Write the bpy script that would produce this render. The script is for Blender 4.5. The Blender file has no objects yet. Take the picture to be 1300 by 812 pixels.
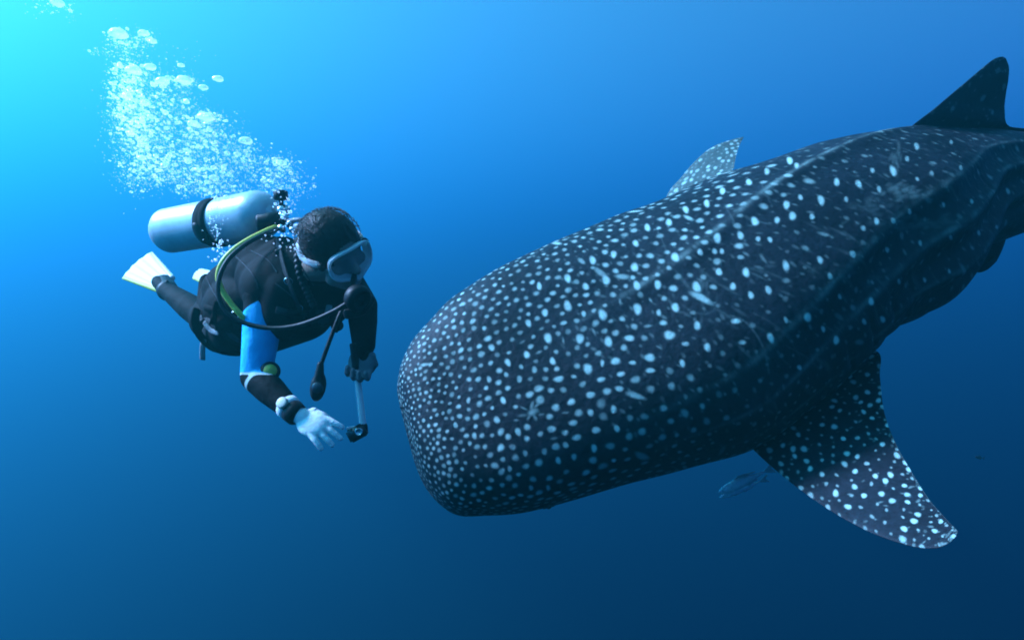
import bpy, bmesh, math, random
import numpy as np
from mathutils import Vector, Matrix, noise

random.seed(7)
rng = np.random.default_rng(7)
R = math.radians
sc = bpy.context.scene
C = sc.collection

# ------------------------------------------------------------------ camera
F_PX = 847.0                                     # focal length in photograph pixels (1300 wide)
cam_data = bpy.data.cameras.new("camera")
cam_data.sensor_width = 36.0
cam_data.lens = F_PX / 1300.0 * 36.0
cam_data.clip_start = 0.05
cam_data.clip_end = 3000.0
cam = bpy.data.objects.new("camera", cam_data)
cam.rotation_euler = (R(90), 0, 0)
C.objects.link(cam)
sc.camera = cam

# ------------------------------------------------------------------ sun, sky, exposure
SUN_AZ, SUN_EL = -81.0, 38.0                     # degrees from +Y (view direction), height
az, el = R(SUN_AZ), R(SUN_EL)
sun_dir = Vector((math.cos(el) * math.sin(az), math.cos(el) * math.cos(az), math.sin(el)))
world = bpy.data.worlds.new("World")
sc.world = world
world.use_nodes = True
wn = world.node_tree.nodes
sky = wn.new("ShaderNodeTexSky")
sky.sky_type = 'NISHITA'
sky.sun_disc = False
sky.sun_elevation = el
sky.sun_rotation = az
world.node_tree.links.new(sky.outputs[0], wn["Background"].inputs[0])
wn["Background"].inputs[1].default_value = 0.05
sl = bpy.data.lights.new("sun", 'SUN')
sl.energy = 5.0
sl.angle = R(16.0)                               # sunlight spread by the waves overhead
sl.color = (1.0, 0.97, 0.92)
sun = bpy.data.objects.new("sun", sl)
sun.rotation_euler = sun_dir.to_track_quat('Z', 'Y').to_euler()
C.objects.link(sun)
sc.view_settings.view_transform = 'Standard'
sc.view_settings.look = 'None'
sc.view_settings.gamma = 1.0
sc.view_settings.exposure = 2.32
sc.cycles.use_denoising = True
sc.cycles.volume_bounces = 0
sc.cycles.max_bounces = 6
sc.cycles.diffuse_bounces = 2
sc.cycles.transparent_max_bounces = 24
sc.cycles.filter_width = 1.9
sc.cycles.sample_clamp_indirect = 6.0


# ------------------------------------------------------------------ node helpers
def new_mat(name):
    m = bpy.data.materials.new(name)
    m.use_nodes = True
    return m, m.node_tree.nodes, m.node_tree.links


def simple(name, col, rough=0.5, spec=0.3, metallic=0.0, bump=0.0, bscale=60.0, var=0.0, vscale=8.0, coat=0.0):
    m, n, l = new_mat(name)
    b = n["Principled BSDF"]
    b.inputs["Base Color"].default_value = (*col, 1)
    b.inputs["Roughness"].default_value = rough
    b.inputs["Specular IOR Level"].default_value = spec
    b.inputs["Metallic"].default_value = metallic
    b.inputs["Coat Weight"].default_value = coat
    tc = n.new("ShaderNodeTexCoord")
    if var > 0:
        t = n.new("ShaderNodeTexNoise")
        t.inputs["Scale"].default_value = vscale
        t.inputs["Detail"].default_value = 6
        l.new(tc.outputs["Object"], t.inputs["Vector"])
        mx = n.new("ShaderNodeMix")
        mx.data_type = 'RGBA'
        mx.inputs[6].default_value = (*[c * (1 - var) for c in col], 1)
        mx.inputs[7].default_value = (*[min(1, c * (1 + var)) for c in col], 1)
        l.new(t.outputs["Fac"], mx.inputs[0])
        l.new(mx.outputs[2], b.inputs["Base Color"])
    if bump > 0:
        t = n.new("ShaderNodeTexNoise")
        t.inputs["Scale"].default_value = bscale
        t.inputs["Detail"].default_value = 5
        l.new(tc.outputs["Object"], t.inputs["Vector"])
        bp = n.new("ShaderNodeBump")
        bp.inputs["Strength"].default_value = bump
        bp.inputs["Distance"].default_value = 0.01
        l.new(t.outputs["Fac"], bp.inputs["Height"])
        l.new(bp.outputs[0], b.inputs["Normal"])
    return m


# ------------------------------------------------------------------ geometry helpers
def at(px, py, Y):
    """point Y metres ahead of the camera that stands at this spot of the photograph"""
    return np.array([(px - 650) / F_PX * Y, Y, -(py - 406) / F_PX * Y])


def unit(v):
    v = np.asarray(v, float)
    return v / np.linalg.norm(v)


def link(o, parent=None):
    C.objects.link(o)
    if parent is not None:
        o.parent = parent
        o.matrix_parent_inverse = Matrix.Translation(-Vector(parent.location))
    return o


def mesh_from(name, V, quads, mat, parent=None, smooth=True):
    V = np.asarray(V, np.float32).reshape(-1, 3)
    me = bpy.data.meshes.new(name)
    if isinstance(quads, np.ndarray):
        k = quads.shape[1]
        me.vertices.add(len(V))
        me.vertices.foreach_set("co", V.ravel())
        me.loops.add(quads.size)
        me.loops.foreach_set("vertex_index", quads.astype(np.int32).ravel())
        me.polygons.add(len(quads))
        me.polygons.foreach_set("loop_start", np.arange(0, quads.size, k, dtype=np.int32))
        me.polygons.foreach_set("loop_total", np.full(len(quads), k, np.int32))
        me.update(calc_edges=True)
        me.validate()
    else:
        me.from_pydata([tuple(v) for v in V], [], quads)
        me.update()
    if smooth:
        me.polygons.foreach_set("use_smooth", np.ones(len(me.polygons), bool))
    me.materials.append(mat)
    o = bpy.data.objects.new(name, me)
    return link(o, parent)


def grid_quads(n, m, close_m=True):
    i = np.arange(n - 1)[:, None]
    j = np.arange(m if close_m else m - 1)[None, :]
    j2 = (j + 1) % m
    q = np.stack([i * m + j, i * m + j2, (i + 1) * m + j2, (i + 1) * m + j], -1)
    return q.reshape(-1, 4)


def add_attr(o, name, data):
    a = o.data.attributes.new(name, 'FLOAT', 'POINT')
    a.data.foreach_set("value", np.asarray(data, np.float32).ravel())


def catmull(pts, n):
    pts = np.asarray(pts, float)
    k = len(pts)
    t = np.linspace(0, k - 1, n)
    i = np.clip(np.floor(t).astype(int), 0, k - 2)
    f = (t - i)[:, None]
    p = lambda a: pts[np.clip(a, 0, k - 1)]
    p0, p1, p2, p3 = p(i - 1), p(i), p(i + 1), p(i + 2)
    return 0.5 * (2 * p1 + (p2 - p0) * f + (2 * p0 - 5 * p1 + 4 * p2 - p3) * f ** 2 + (3 * p1 - p0 - 3 * p2 + p3) * f ** 3)


def frames(path):
    path = np.asarray(path, float)
    T = np.gradient(path, axis=0)
    T /= np.linalg.norm(T, axis=1)[:, None] + 1e-12
    a = np.array([0, 0, 1.0]) if abs(T[0][2]) < 0.9 else np.array([1.0, 0, 0])
    N = [unit(np.cross(np.cross(T[0], a), T[0]))]
    for k in range(1, len(path)):
        v = N[-1] - T[k] * (N[-1] @ T[k])
        N.append(unit(v))
    N = np.array(N)
    return T, N, np.cross(T, N)


def tube_arrays(path, rad, seg=12, flat=1.0, cap=True):
    path = np.asarray(path, float)
    rad = np.broadcast_to(np.asarray(rad, float), (len(path),)).copy()
    T, N, B = frames(path)
    if cap:
        path = np.vstack([path[0], path[0] , path, path[-1], path[-1]])
        path[0] -= T[0] * rad[0] * 0.3; path[1] -= T[0] * rad[0] * 0.26
        path[-1] += T[-1] * rad[-1] * 0.3; path[-2] += T[-1] * rad[-1] * 0.26
        rad = np.concatenate([[rad[0] * .02, rad[0] * .75], rad, [rad[-1] * .75, rad[-1] * .02]])
        ext = lambda A: np.vstack([A[0], A[0], A, A[-1], A[-1]])
        N, B = ext(N), ext(B)
    a = np.linspace(0, 2 * np.pi, seg, endpoint=False)
    P = path[:, None, :] + rad[:, None, None] * (np.cos(a)[None, :, None] * N[:, None, :] + flat * np.sin(a)[None, :, None] * B[:, None, :])
    return P.reshape(-1, 3), grid_quads(len(path), seg)


def tube(name, path, rad, mat, parent=None, seg=12, flat=1.0, cap=True, n=None):
    if n:
        path = catmull(path, n)
        if np.ndim(rad):
            rad = catmull(np.asarray(rad, float)[:, None], n)[:, 0]
    V, q = tube_arrays(path, rad, seg, flat, cap)
    return mesh_from(name, V, q, mat, parent)


def lathe_arrays(origin, axis, prof, seg=32):
    """prof: list of (distance along axis, radius)"""
    axis = unit(axis)
    a0 = unit(np.cross(axis, [0.3, 0.2, 0.9]))
    b0 = np.cross(axis, a0)
    a = np.linspace(0, 2 * np.pi, seg, endpoint=False)
    prof = np.asarray(prof, float)
    P = np.asarray(origin)[None, None, :] + prof[:, 0][:, None, None] * axis + prof[:, 1][:, None, None] * (np.cos(a)[None, :, None] * a0 + np.sin(a)[None, :, None] * b0)
    return P.reshape(-1, 3), grid_quads(len(prof), seg)


def lathe(name, origin, axis, prof, mat, parent=None, seg=32):
    V, q = lathe_arrays(origin, axis, prof, seg)
    return mesh_from(name, V, q, mat, parent)


def join_arrays(parts):
    Vs, Qs, off = [], [], 0
    for V, q in parts:
        Vs.append(V); Qs.append(q + off); off += len(V)
    return np.vstack(Vs), np.vstack(Qs)


def cone_arrays(p0, r0, p1, r1, seg=20):
    """closed tapered capsule"""
    p0, p1 = np.asarray(p0, float), np.asarray(p1, float)
    L = np.linalg.norm(p1 - p0)
    h = np.linspace(-np.pi / 2, 0, 7)
    prof = [(r0 * math.sin(x), max(r0 * math.cos(x), 1e-4)) for x in h]
    prof += [(L * t, r0 + (r1 - r0) * t) for t in np.linspace(0, 1, 8)[1:-1]]
    prof += [(L + r1 * math.sin(-x), max(r1 * math.cos(x), 1e-4)) for x in h[::-1]]
    return lathe_arrays(p0, p1 - p0, prof, seg)


def ell_arrays(c, ax, rad, nu=24, nv=32):
    """closed ellipsoid; ax = three unit axes, rad = three radii"""
    u = np.linspace(-np.pi / 2 + 1e-3, np.pi / 2 - 1e-3, nu)
    v = np.linspace(0, 2 * np.pi, nv, endpoint=False)
    x = np.cos(u)[:, None] * np.cos(v)[None]
    y = np.cos(u)[:, None] * np.sin(v)[None]
    z = np.sin(u)[:, None] * np.ones(nv)[None]
    A = np.asarray(ax, float)
    P = np.asarray(c) + (x[..., None] * A[0] * rad[0] + y[..., None] * A[1] * rad[1] + z[..., None] * A[2] * rad[2])
    return P.reshape(-1, 3), grid_quads(nu, nv)


def blob(name, parts, mat, parent=None, voxel=0.006, smooth=4):
    """one continuous skin grown over several closed shapes"""
    V, q = join_arrays(parts)
    t = mesh_from("temp", V, q, mat)
    mo = t.modifiers.new("r", 'REMESH'); mo.mode = 'VOXEL'; mo.voxel_size = voxel
    ms = t.modifiers.new("s", 'SMOOTH'); ms.factor = 0.5; ms.iterations = smooth
    dg = bpy.context.evaluated_depsgraph_get()
    me = bpy.data.meshes.new_from_object(t.evaluated_get(dg))
    me.name = name
    old = t.data
    bpy.data.objects.remove(t)
    bpy.data.meshes.remove(old)
    me.polygons.foreach_set("use_smooth", np.ones(len(me.polygons), bool))
    me.materials.clear(); me.materials.append(mat)
    return link(bpy.data.objects.new(name, me), parent)


def coords(o):
    a = np.zeros(len(o.data.vertices) * 3, np.float32)
    o.data.vertices.foreach_get("co", a)
    return a.reshape(-1, 3).astype(float)


def tag(o, label=None, cat=None, group=None, kind=None):
    if label: o["label"] = label
    if cat: o["category"] = cat
    if group: o["group"] = group
    if kind: o["kind"] = kind
    return o


def thing(name, loc, label, cat, group=None):
    o = bpy.data.objects.new(name, None)
    o.empty_display_size = 0.1
    o.location = Vector(loc)
    C.objects.link(o)
    return tag(o, label, cat, group)


def smoothstep(a, b, x):
    t = np.clip((x - a) / (b - a), 0, 1)
    return t * t * (3 - 2 * t)


# ------------------------------------------------------------------ the sea: one closed body of clear blue water
def build_water():
    x0, x1, y0, y1, z0, z1 = -500, 500, -300, 700, -260, 18.0
    V = [(x, y, z) for z in (z0, z1) for (x, y) in ((x0, y0), (x1, y0), (x1, y1), (x0, y1))]
    Q = [(0, 3, 2, 1), (4, 5, 6, 7), (0, 1, 5, 4), (1, 2, 6, 5), (2, 3, 7, 6), (3, 0, 4, 7)]
    m, n, l = new_mat("sea_water")
    n.remove(n["Principled BSDF"])
    out = n["Material Output"]
    st = (0.0580, 0.0484, 0.0290)                   # total extinction per metre
    ss = (0.0018, 0.0296, 0.0287)                  # scattered part
    g = (0.865, 0.775, 0.590)
    last = None
    for k in range(3):
        s = n.new("ShaderNodeVolumeScatter")
        col = [0, 0, 0, 1]; col[k] = 1
        s.inputs["Color"].default_value = col
        s.inputs["Density"].default_value = ss[k]
        s.inputs["Anisotropy"].default_value = g[k]
        if last is None:
            last = s.outputs[0]
        else:
            a = n.new("ShaderNodeAddShader")
            l.new(last, a.inputs[0]); l.new(s.outputs[0], a.inputs[1])
            last = a.outputs[0]
    ab = n.new("ShaderNodeVolumeAbsorption")
    D = 0.12
    ab.inputs["Density"].default_value = D
    ab.inputs["Color"].default_value = (*[1 - (st[k] - ss[k]) / D for k in range(3)], 1)
    a = n.new("ShaderNodeAddShader")
    l.new(last, a.inputs[0]); l.new(ab.outputs[0], a.inputs[1])
    l.new(a.outputs[0], out.inputs["Volume"])
    o = mesh_from("water", V, Q, m, smooth=False)
    tag(o, "clear open sea water, bright cyan towards the sun and deep blue below", kind="structure")


build_water()


# ------------------------------------------------------------------ whale shark
def shark_skin():
    m, n, l = new_mat("shark_skin")
    b = n["Principled BSDF"]
    b.inputs["Roughness"].default_value = 0.55
    b.inputs["Specular IOR Level"].default_value = 0.12
    tc = n.new("ShaderNodeTexCoord")
    sp = n.new("ShaderNodeAttribute"); sp.attribute_name = "spots"
    be = n.new("ShaderNodeAttribute"); be.attribute_name = "belly"
    # mottled slate skin
    t1 = n.new("ShaderNodeTexNoise"); t1.inputs["Scale"].default_value = 3.5; t1.inputs["Detail"].default_value = 8; t1.inputs["Roughness"].default_value = 0.65
    l.new(tc.outputs["Object"], t1.inputs["Vector"])
    r1 = n.new("ShaderNodeValToRGB")
    r1.color_ramp.elements[0].position = 0.3; r1.color_ramp.elements[0].color = (0.0055, 0.0090, 0.0135, 1)
    r1.color_ramp.elements[1].position = 0.72; r1.color_ramp.elements[1].color = (0.016, 0.024, 0.034, 1)
    l.new(t1.outputs["Fac"], r1.inputs[0])
    # fine speckle
    t2 = n.new("ShaderNodeTexNoise"); t2.inputs["Scale"].default_value = 60; t2.inputs["Detail"].default_value = 5
    l.new(tc.outputs["Object"], t2.inputs["Vector"])
    m1 = n.new("ShaderNodeMix"); m1.data_type = 'RGBA'; m1.blend_type = 'MULTIPLY'
    r2 = n.new("ShaderNodeValToRGB")
    r2.color_ramp.elements[0].position = 0.3; r2.color_ramp.elements[0].color = (0.62, 0.62, 0.62, 1)
    r2.color_ramp.elements[1].position = 0.7; r2.color_ramp.elements[1].color = (1.25, 1.22, 1.2, 1)
    l.new(t2.outputs["Fac"], r2.inputs[0])
    m1.inputs[0].default_value = 1.0
    l.new(r1.outputs[0], m1.inputs[6]); l.new(r2.outputs[0], m1.inputs[7])
    mb = n.new("ShaderNodeMix"); mb.data_type = 'RGBA'
    l.new(be.outputs["Fac"], mb.inputs[0]); l.new(m1.outputs[2], mb.inputs[6]); mb.inputs[7].default_value = (0.42, 0.46, 0.46, 1)
    # spots, uneven inside
    t3 = n.new("ShaderNodeTexNoise"); t3.inputs["Scale"].default_value = 90; t3.inputs["Detail"].default_value = 3
    l.new(tc.outputs["Object"], t3.inputs["Vector"])
    ma = n.new("ShaderNodeMath"); ma.operation = 'MULTIPLY_ADD'
    l.new(t3.outputs["Fac"], ma.inputs[0]); ma.inputs[1].default_value = 0.5; ma.inputs[2].default_value = 0.75
    mm = n.new("ShaderNodeMath"); mm.operation = 'MULTIPLY'; mm.use_clamp = True
    l.new(sp.outputs["Fac"], mm.inputs[0]); l.new(ma.outputs[0], mm.inputs[1])
    ms = n.new("ShaderNodeMix"); ms.data_type = 'RGBA'
    l.new(mm.outputs[0], ms.inputs[0]); l.new(mb.outputs[2], ms.inputs[6]); ms.inputs[7].default_value = (0.43, 0.63, 0.56, 1)
    l.new(ms.outputs[2], b.inputs["Base Color"])
    # rough placoid skin and soft creases
    t4 = n.new("ShaderNodeTexNoise"); t4.inputs["Scale"].default_value = 25; t4.inputs["Detail"].default_value = 8
    l.new(tc.outputs["Object"], t4.inputs["Vector"])
    bp = n.new("ShaderNodeBump"); bp.inputs["Strength"].default_value = 0.35; bp.inputs["Distance"].default_value = 0.02
    l.new(t4.outputs["Fac"], bp.inputs["Height"])
    l.new(bp.outputs[0], b.inputs["Normal"])
    return m


SKIN = shark_skin()


class Spotter:
    """lays pale spots on a grid of surface points (n x m x 3)"""

    def __init__(s, P, wrap=False):
        s.P = P
        s.wrap = wrap
        n, m = P.shape[:2]
        s.n, s.m = n, m
        s.val = np.zeros((n, m))
        du = np.gradient(P, axis=0); dv = np.gradient(P, axis=1)
        s.lu = np.linalg.norm(du, axis=2) + 1e-6; s.lv = np.linalg.norm(dv, axis=2) + 1e-6
        s.tu = du / s.lu[..., None]; s.tv = dv / s.lv[..., None]
        s.tv = s.tv - s.tu * (s.tu * s.tv).sum(2, keepdims=True)
        s.tv /= np.linalg.norm(s.tv, axis=2)[..., None] + 1e-9
        s.area = s.lu * s.lv

    def put(s, i, j, r, amp=1.0, elong=1.0, ang=0.0, soft=0.45, wob=0.0):
        """r radius in metres; elong stretches along angle ang (0 = along the body, 90 = round it)"""
        rm = r * max(1, elong) * 1.5
        wi = int(rm / s.lu[i, j]) + 2; wj = int(rm / s.lv[i, j]) + 2
        wi = min(wi, 160); wj = min(wj, 160, s.m // 2 - 1)
        ii = np.arange(max(0, i - wi), min(s.n, i + wi + 1))
        jj = np.arange(j - wj, j + wj + 1)
        jj = jj % s.m if s.wrap else jj[(jj >= 0) & (jj < s.m)]
        ix = np.ix_(ii, jj)
        D = s.P[ix] - s.P[i, j]
        if s.wrap and i < 70:
            q = np.sqrt(np.einsum('ijk,ijk->ij', D, D)) / (r * elong ** .5)
        else:
            x = D @ s.tu[i, j]; y = D @ s.tv[i, j]
            ca, sa = math.cos(ang), math.sin(ang)
            X = (x * ca + y * sa) / (r * elong); Y = (-x * sa + y * ca) / r
            q = np.sqrt(X * X + Y * Y)
            if wob:
                th = np.arctan2(Y, X)
                q = q * (1 + wob * np.sin(2 * th + i) + wob * 0.7 * np.sin(3 * th + j))
        far = np.einsum('ijk,ijk->ij', D, D) > (rm * 1.2) ** 2
        v = amp * (1 - smoothstep(1 - soft, 1 + soft, q))
        v[far] = 0
        s.val[ix] = np.maximum(s.val[ix], v)

    def put_seen(s, i, j, qx, qy, x, y, r, amp, elong, ang, soft=.3):
        """a spot whose outline was measured on the photograph (pixels)"""
        w = 70
        a, b, c, d = max(0, i - w), min(s.n, i + w + 1), max(0, j - w), min(s.m, j + w + 1)
        dx, dy = qx[a:b, c:d] - x, -(qy[a:b, c:d] - y)
        ca, sa = math.cos(ang), math.sin(ang)
        X = (dx * ca + dy * sa) / (r * elong ** .5); Y = (-dx * sa + dy * ca) / (r / elong ** .5)
        q = np.sqrt(X * X + Y * Y)
        th = np.arctan2(Y, X)
        q = q * (1 + .06 * np.sin(2 * th + x) + .05 * np.sin(3 * th + y))
        D = s.P[a:b, c:d] - s.P[i, j]
        v = amp * (1 - smoothstep(1 - soft, 1 + soft, q))
        v[np.einsum('ijk,ijk->ij', D, D) > .15 ** 2] = 0
        s.val[a:b, c:d] = np.maximum(s.val[a:b, c:d], v)

    def scatter(s, dist, taken, tries, ok=None, seed=1):
        """poisson-disc sampling with a spacing that varies over the surface"""
        g = np.random.default_rng(seed)
        w = (s.area / np.maximum(dist, 1e-3) ** 2)
        if ok is not None: w = w * ok
        w = w.ravel(); cs = np.cumsum(w / w.sum())
        idx = np.searchsorted(cs, g.random(tries))
        cell = 0.03
        H = {}
        def key(p): return (int(p[0] // cell), int(p[1] // cell), int(p[2] // cell))
        for p, rr in taken:
            H.setdefault(key(p), []).append((p[0], p[1], p[2], rr))
        out = []
        Pf = s.P.reshape(-1, 3); df = dist.ravel()
        for k in idx:
            if k >= len(df): continue
            p = Pf[k]; d = df[k]
            kk = key(p); R_ = int(d // cell) + 1
            good = True
            for ax in range(-R_, R_ + 1):
                for ay in range(-R_, R_ + 1):
                    for az_ in range(-R_, R_ + 1):
                        for q in H.get((kk[0] + ax, kk[1] + ay, kk[2] + az_), ()):
                            dd = min(d, q[3]) if q[3] < 0 else max(d * .9, q[3])
                            if (q[0] - p[0]) ** 2 + (q[1] - p[1]) ** 2 + (q[2] - p[2]) ** 2 < dd * dd:
                                good = False; break
                        if not good: break
                    if not good: break
                if not good: break
            if good:
                H.setdefault(kk, []).append((p[0], p[1], p[2], d * .9))
                out.append((k // s.m, k % s.m))
        return out


# sections of the body: far (upper) and near (lower) outline point in the photograph, distance, roll, width / height
SEC = [
    (510, 516, 511, 519, 3.478, 62, 1.9),
    (509, 503, 514, 532, 3.480, 62, 1.9),
    (508, 485, 519, 562, 3.483, 62, 1.9),
    (510, 467, 530, 600, 3.491, 62, 1.95),
    (516, 449, 548, 627, 3.502, 62, 2.0),
    (528, 427, 575, 645, 3.516, 62, 2.0),
    (547, 401, 613, 655, 3.540, 62, 2.0),
    (580, 371, 675, 649, 3.568, 61, 1.95),
    (640, 336, 755, 627, 3.612, 59, 1.85),
    (720, 299, 845, 602, 3.678, 54, 1.7),
    (790, 270, 915, 588, 3.744, 49, 1.55),
    (850, 249, 975, 560, 3.810, 44, 1.36),
    (930, 215, 1040, 510, 3.909, 38, 1.22),
    (1000, 194, 1090, 462, 4.008, 33, 1.12),
    (1060, 176, 1139, 432, 4.107, 28, 1.05),
    (1110, 165, 1179, 400, 4.193, 24, 1.0),
    (1160, 158, 1221, 354, 4.285, 19, .98),
    (1215, 158, 1266, 324, 4.391, 15, .95),
    (1290, 164, 1330, 284, 4.536, 11, .92),
    (1360, 168, 1378, 236, 4.701, 9, .9),
    (1450, 170, 1460, 216, 4.899, 7, 1.0),
    (1540, 170, 1546, 206, 5.097, 6, 1.2),
    (1580, 178, 1583, 192, 5.183, 6, 1.2),
]
SPOT_BIG = []          # (x, y, size, elongation, angle) of the spots one can pick out in the photograph


def zoomed(ox, oy, k, items):
    for it in items:
        x, y = it[0], it[1]
        r = it[2] if len(it) > 2 else 5.2
        e = it[3] if len(it) > 3 else 1.25
        a = it[4] if len(it) > 4 else None
        SPOT_BIG.append((ox + x / k, oy + y / k, r, e, a))


zoomed(680, 150, 2.707, [(340, 512, 5.5), (348, 575, 5.5), (420, 572), (242, 556, 5.8), (172, 578, 4.5), (110, 550, 5), (196, 488, 5), (268, 468, 4.4), (344, 430, 4.2), (384, 376, 4.4),
    (458, 358, 4.6), (516, 314, 4.4), (588, 293, 4.4), (642, 250, 4.2), (733, 220, 4.2), (795, 183, 4), (873, 146, 4.4), (897, 163, 3.6), (480, 478, 5.8), (553, 580, 6.4), (480, 650, 5.6),
    (350, 655, 6.4), (230, 675, 6.4), (110, 645, 6), (32, 668, 4.6), (42, 755, 6), (152, 757, 6), (250, 768, 6), (322, 755, 5.2, 1.7, 0), (460, 745, 6.6, 1.3, 0), (555, 712, 5), (688, 697, 5, 1.6, 0),
    (590, 787, 5), (624, 412, 5.8), (704, 403, 4.8), (753, 354, 5.4), (830, 350, 4), (883, 336, 5.2), (862, 298, 5), (910, 272, 3.4), (981, 282, 5.4, 1.5), (1035, 220, 4.6, 1.5), (1110, 226, 4.6, 1.5),
    (630, 528, 4.6), (723, 530, 5.4), (678, 578, 4.6), (860, 507, 5.6, 1.5), (800, 590, 4.8, 1.6), (740, 608, 4.4), (978, 487, 4.4, 1.3), (1090, 467, 4.4, 1.4), (1012, 543, 4), (935, 684, 5.6, 1.4),
    (808, 755, 5.6, 1.6), (1033, 762, 5, 1.4), (565, 460, 4), (615, 457, 3.6), (640, 457, 3.4), (950, 338, 3.6), (290, 630, 3, 3.4, 95), (385, 714, 3.6, 2.6, 10), (200, 733, 3.4, 3, -60), (515, 775, 3.8, 1.6, 0),
    (425, 787, 2.4, 4.2, -25), (710, 770, 4, 1.6, 10), (96, 703, 3.6, 1.6, 20), (165, 672, 3.6), (188, 633, 3.2, 1.4, 20), (395, 625, 2.6, 2.6, -60), (423, 668, 3.8, 1.6), (95, 765, 2.8, 3, 100)])
zoomed(880, 150, 2.46, [(698, 88, 4, 1.7), (668, 127, 3.2, 1.5), (625, 165, 5.6, 1.8), (560, 163, 3.2, 1.5), (581, 222, 3.6, 1.5), (478, 253, 3.2, 1.5), (371, 307, 3.6), (263, 318, 3.6, 1.4), (193, 322, 5),
    (75, 375, 5.2), (150, 366, 4.6), (203, 377, 3.4), (240, 379, 3.4), (18, 418, 4), (573, 322, 4.2, 1.5), (625, 320, 3.8, 1.3), (676, 292, 3.2, 1.5), (782, 270, 2.8, 1.6), (870, 260, 2.8, 1.6), (836, 155, 3, 1.6),
    (806, 75, 2.6, 1.4), (745, 172, 3, 1.5), (700, 190, 2.6, 1.5), (180, 552, 4), (235, 535, 4.6, 1.7), (290, 460, 5.2, 1.6), (398, 442, 4.4, 1.4), (500, 427, 4.2, 1.4), (430, 493, 4, 1.5), (606, 411, 3.4, 1.5),
    (709, 390, 3.2, 1.6), (805, 373, 3, 1.6), (892, 358, 3, 1.6), (948, 340, 2.4, 1.4), (243, 688, 5.4, 1.6), (447, 692, 5, 1.4), (290, 630, 3.4, 1.5), (556, 572, 4.6, 1.5), (592, 628, 4.2, 1.5), (534, 635, 3.6, 1.4),
    (458, 557, 3.2, 1.4), (643, 510, 3, 1.5), (723, 505, 2.8, 1.5), (800, 478, 2.6, 1.5), (406, 658, 3.6, 1.8), (531, 343, 3.4), (983, 228, 3.4, 1.7), (1012, 95, 3.6, 2.2), (332, 778, 3.6, 1.2)])
zoomed(500, 250, 3.25, [(717, 338, 5), (793, 370, 4.8, 1.3), (718, 450, 6), (622, 478, 4.2), (780, 483, 4), (555, 520, 4.4), (636, 582, 5.6), (768, 584, 6), (697, 590, 3.2, 2.6, 75), (880, 598, 6.6), (825, 552, 3, 3.2, -60),
    (973, 582, 5.4, 1.6, 0), (915, 677, 5.6, 1.4, 0), (1055, 662, 6, 1.4, 0), (1058, 715, 4.6, 1.9, 0), (985, 683, 3.6, 1.5, 0), (937, 730, 4.2, 1.6, 10), (855, 752, 4.4, 1.6, 10), (800, 708, 6.4, 1.05), (860, 685, 3.6, 1.6, 90),
    (680, 750, 5.2, 1.5, 20), (742, 740, 3, 1.4, 0), (655, 677, 4.4), (580, 712, 4), (548, 650, 4.6), (525, 700, 3), (470, 682, 4.4, 1.4), (518, 750, 4), (463, 732, 3.2), (393, 752, 3.8), (600, 368, 4.2, 1.6), (598, 640, 3, 2.4, 25),
    (700, 520, 4.2, 1.7, 5), (610, 543, 2.8, 2, 25), (530, 598, 2.6, 3, 30), (1190, 685, 4.2, 1.3), (1198, 607, 3.8, 1.6, 0), (930, 790, 4.6, 1.6, 0), (820, 260, 4.4)])
zoomed(490, 330, 2.388, [(515, 447, 5, 1.2, 10), (562, 430, 4.8, 1.3, 20), (620, 408, 5, 1.5, 10), (620, 462, 4.4), (567, 493, 4.8, 1.3, 10), (502, 512, 5, 1.3, 0), (637, 515, 5, 1.3, 0), (578, 537, 5, 1.5, 10), (515, 565, 5, 1.3, 10),
    (690, 452, 4.6), (700, 510, 4.4), (631, 570, 4.6, 1.5), (545, 560, 4), (348, 568, 5, 1.4, 60), (400, 520, 4.6), (336, 484, 4.4), (355, 425, 4.2), (312, 362, 4.4), (403, 360, 3.8), (320, 265, 4.4), (368, 310, 4.4), (428, 287, 4.8),
    (268, 532, 3.8), (211, 500, 3.4), (250, 425, 3.4, 1.5, 80), (545, 462, 2.4, 4.2, 14), (510, 540, 2.6, 3.4, 22), (480, 580, 4), (422, 585, 3.6), (375, 632, 3.4), (522, 607, 4.2), (570, 596, 4), (492, 690, 3.4), (440, 690, 3.4), (395, 485, 2.6, 2.6, 0)])


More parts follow.
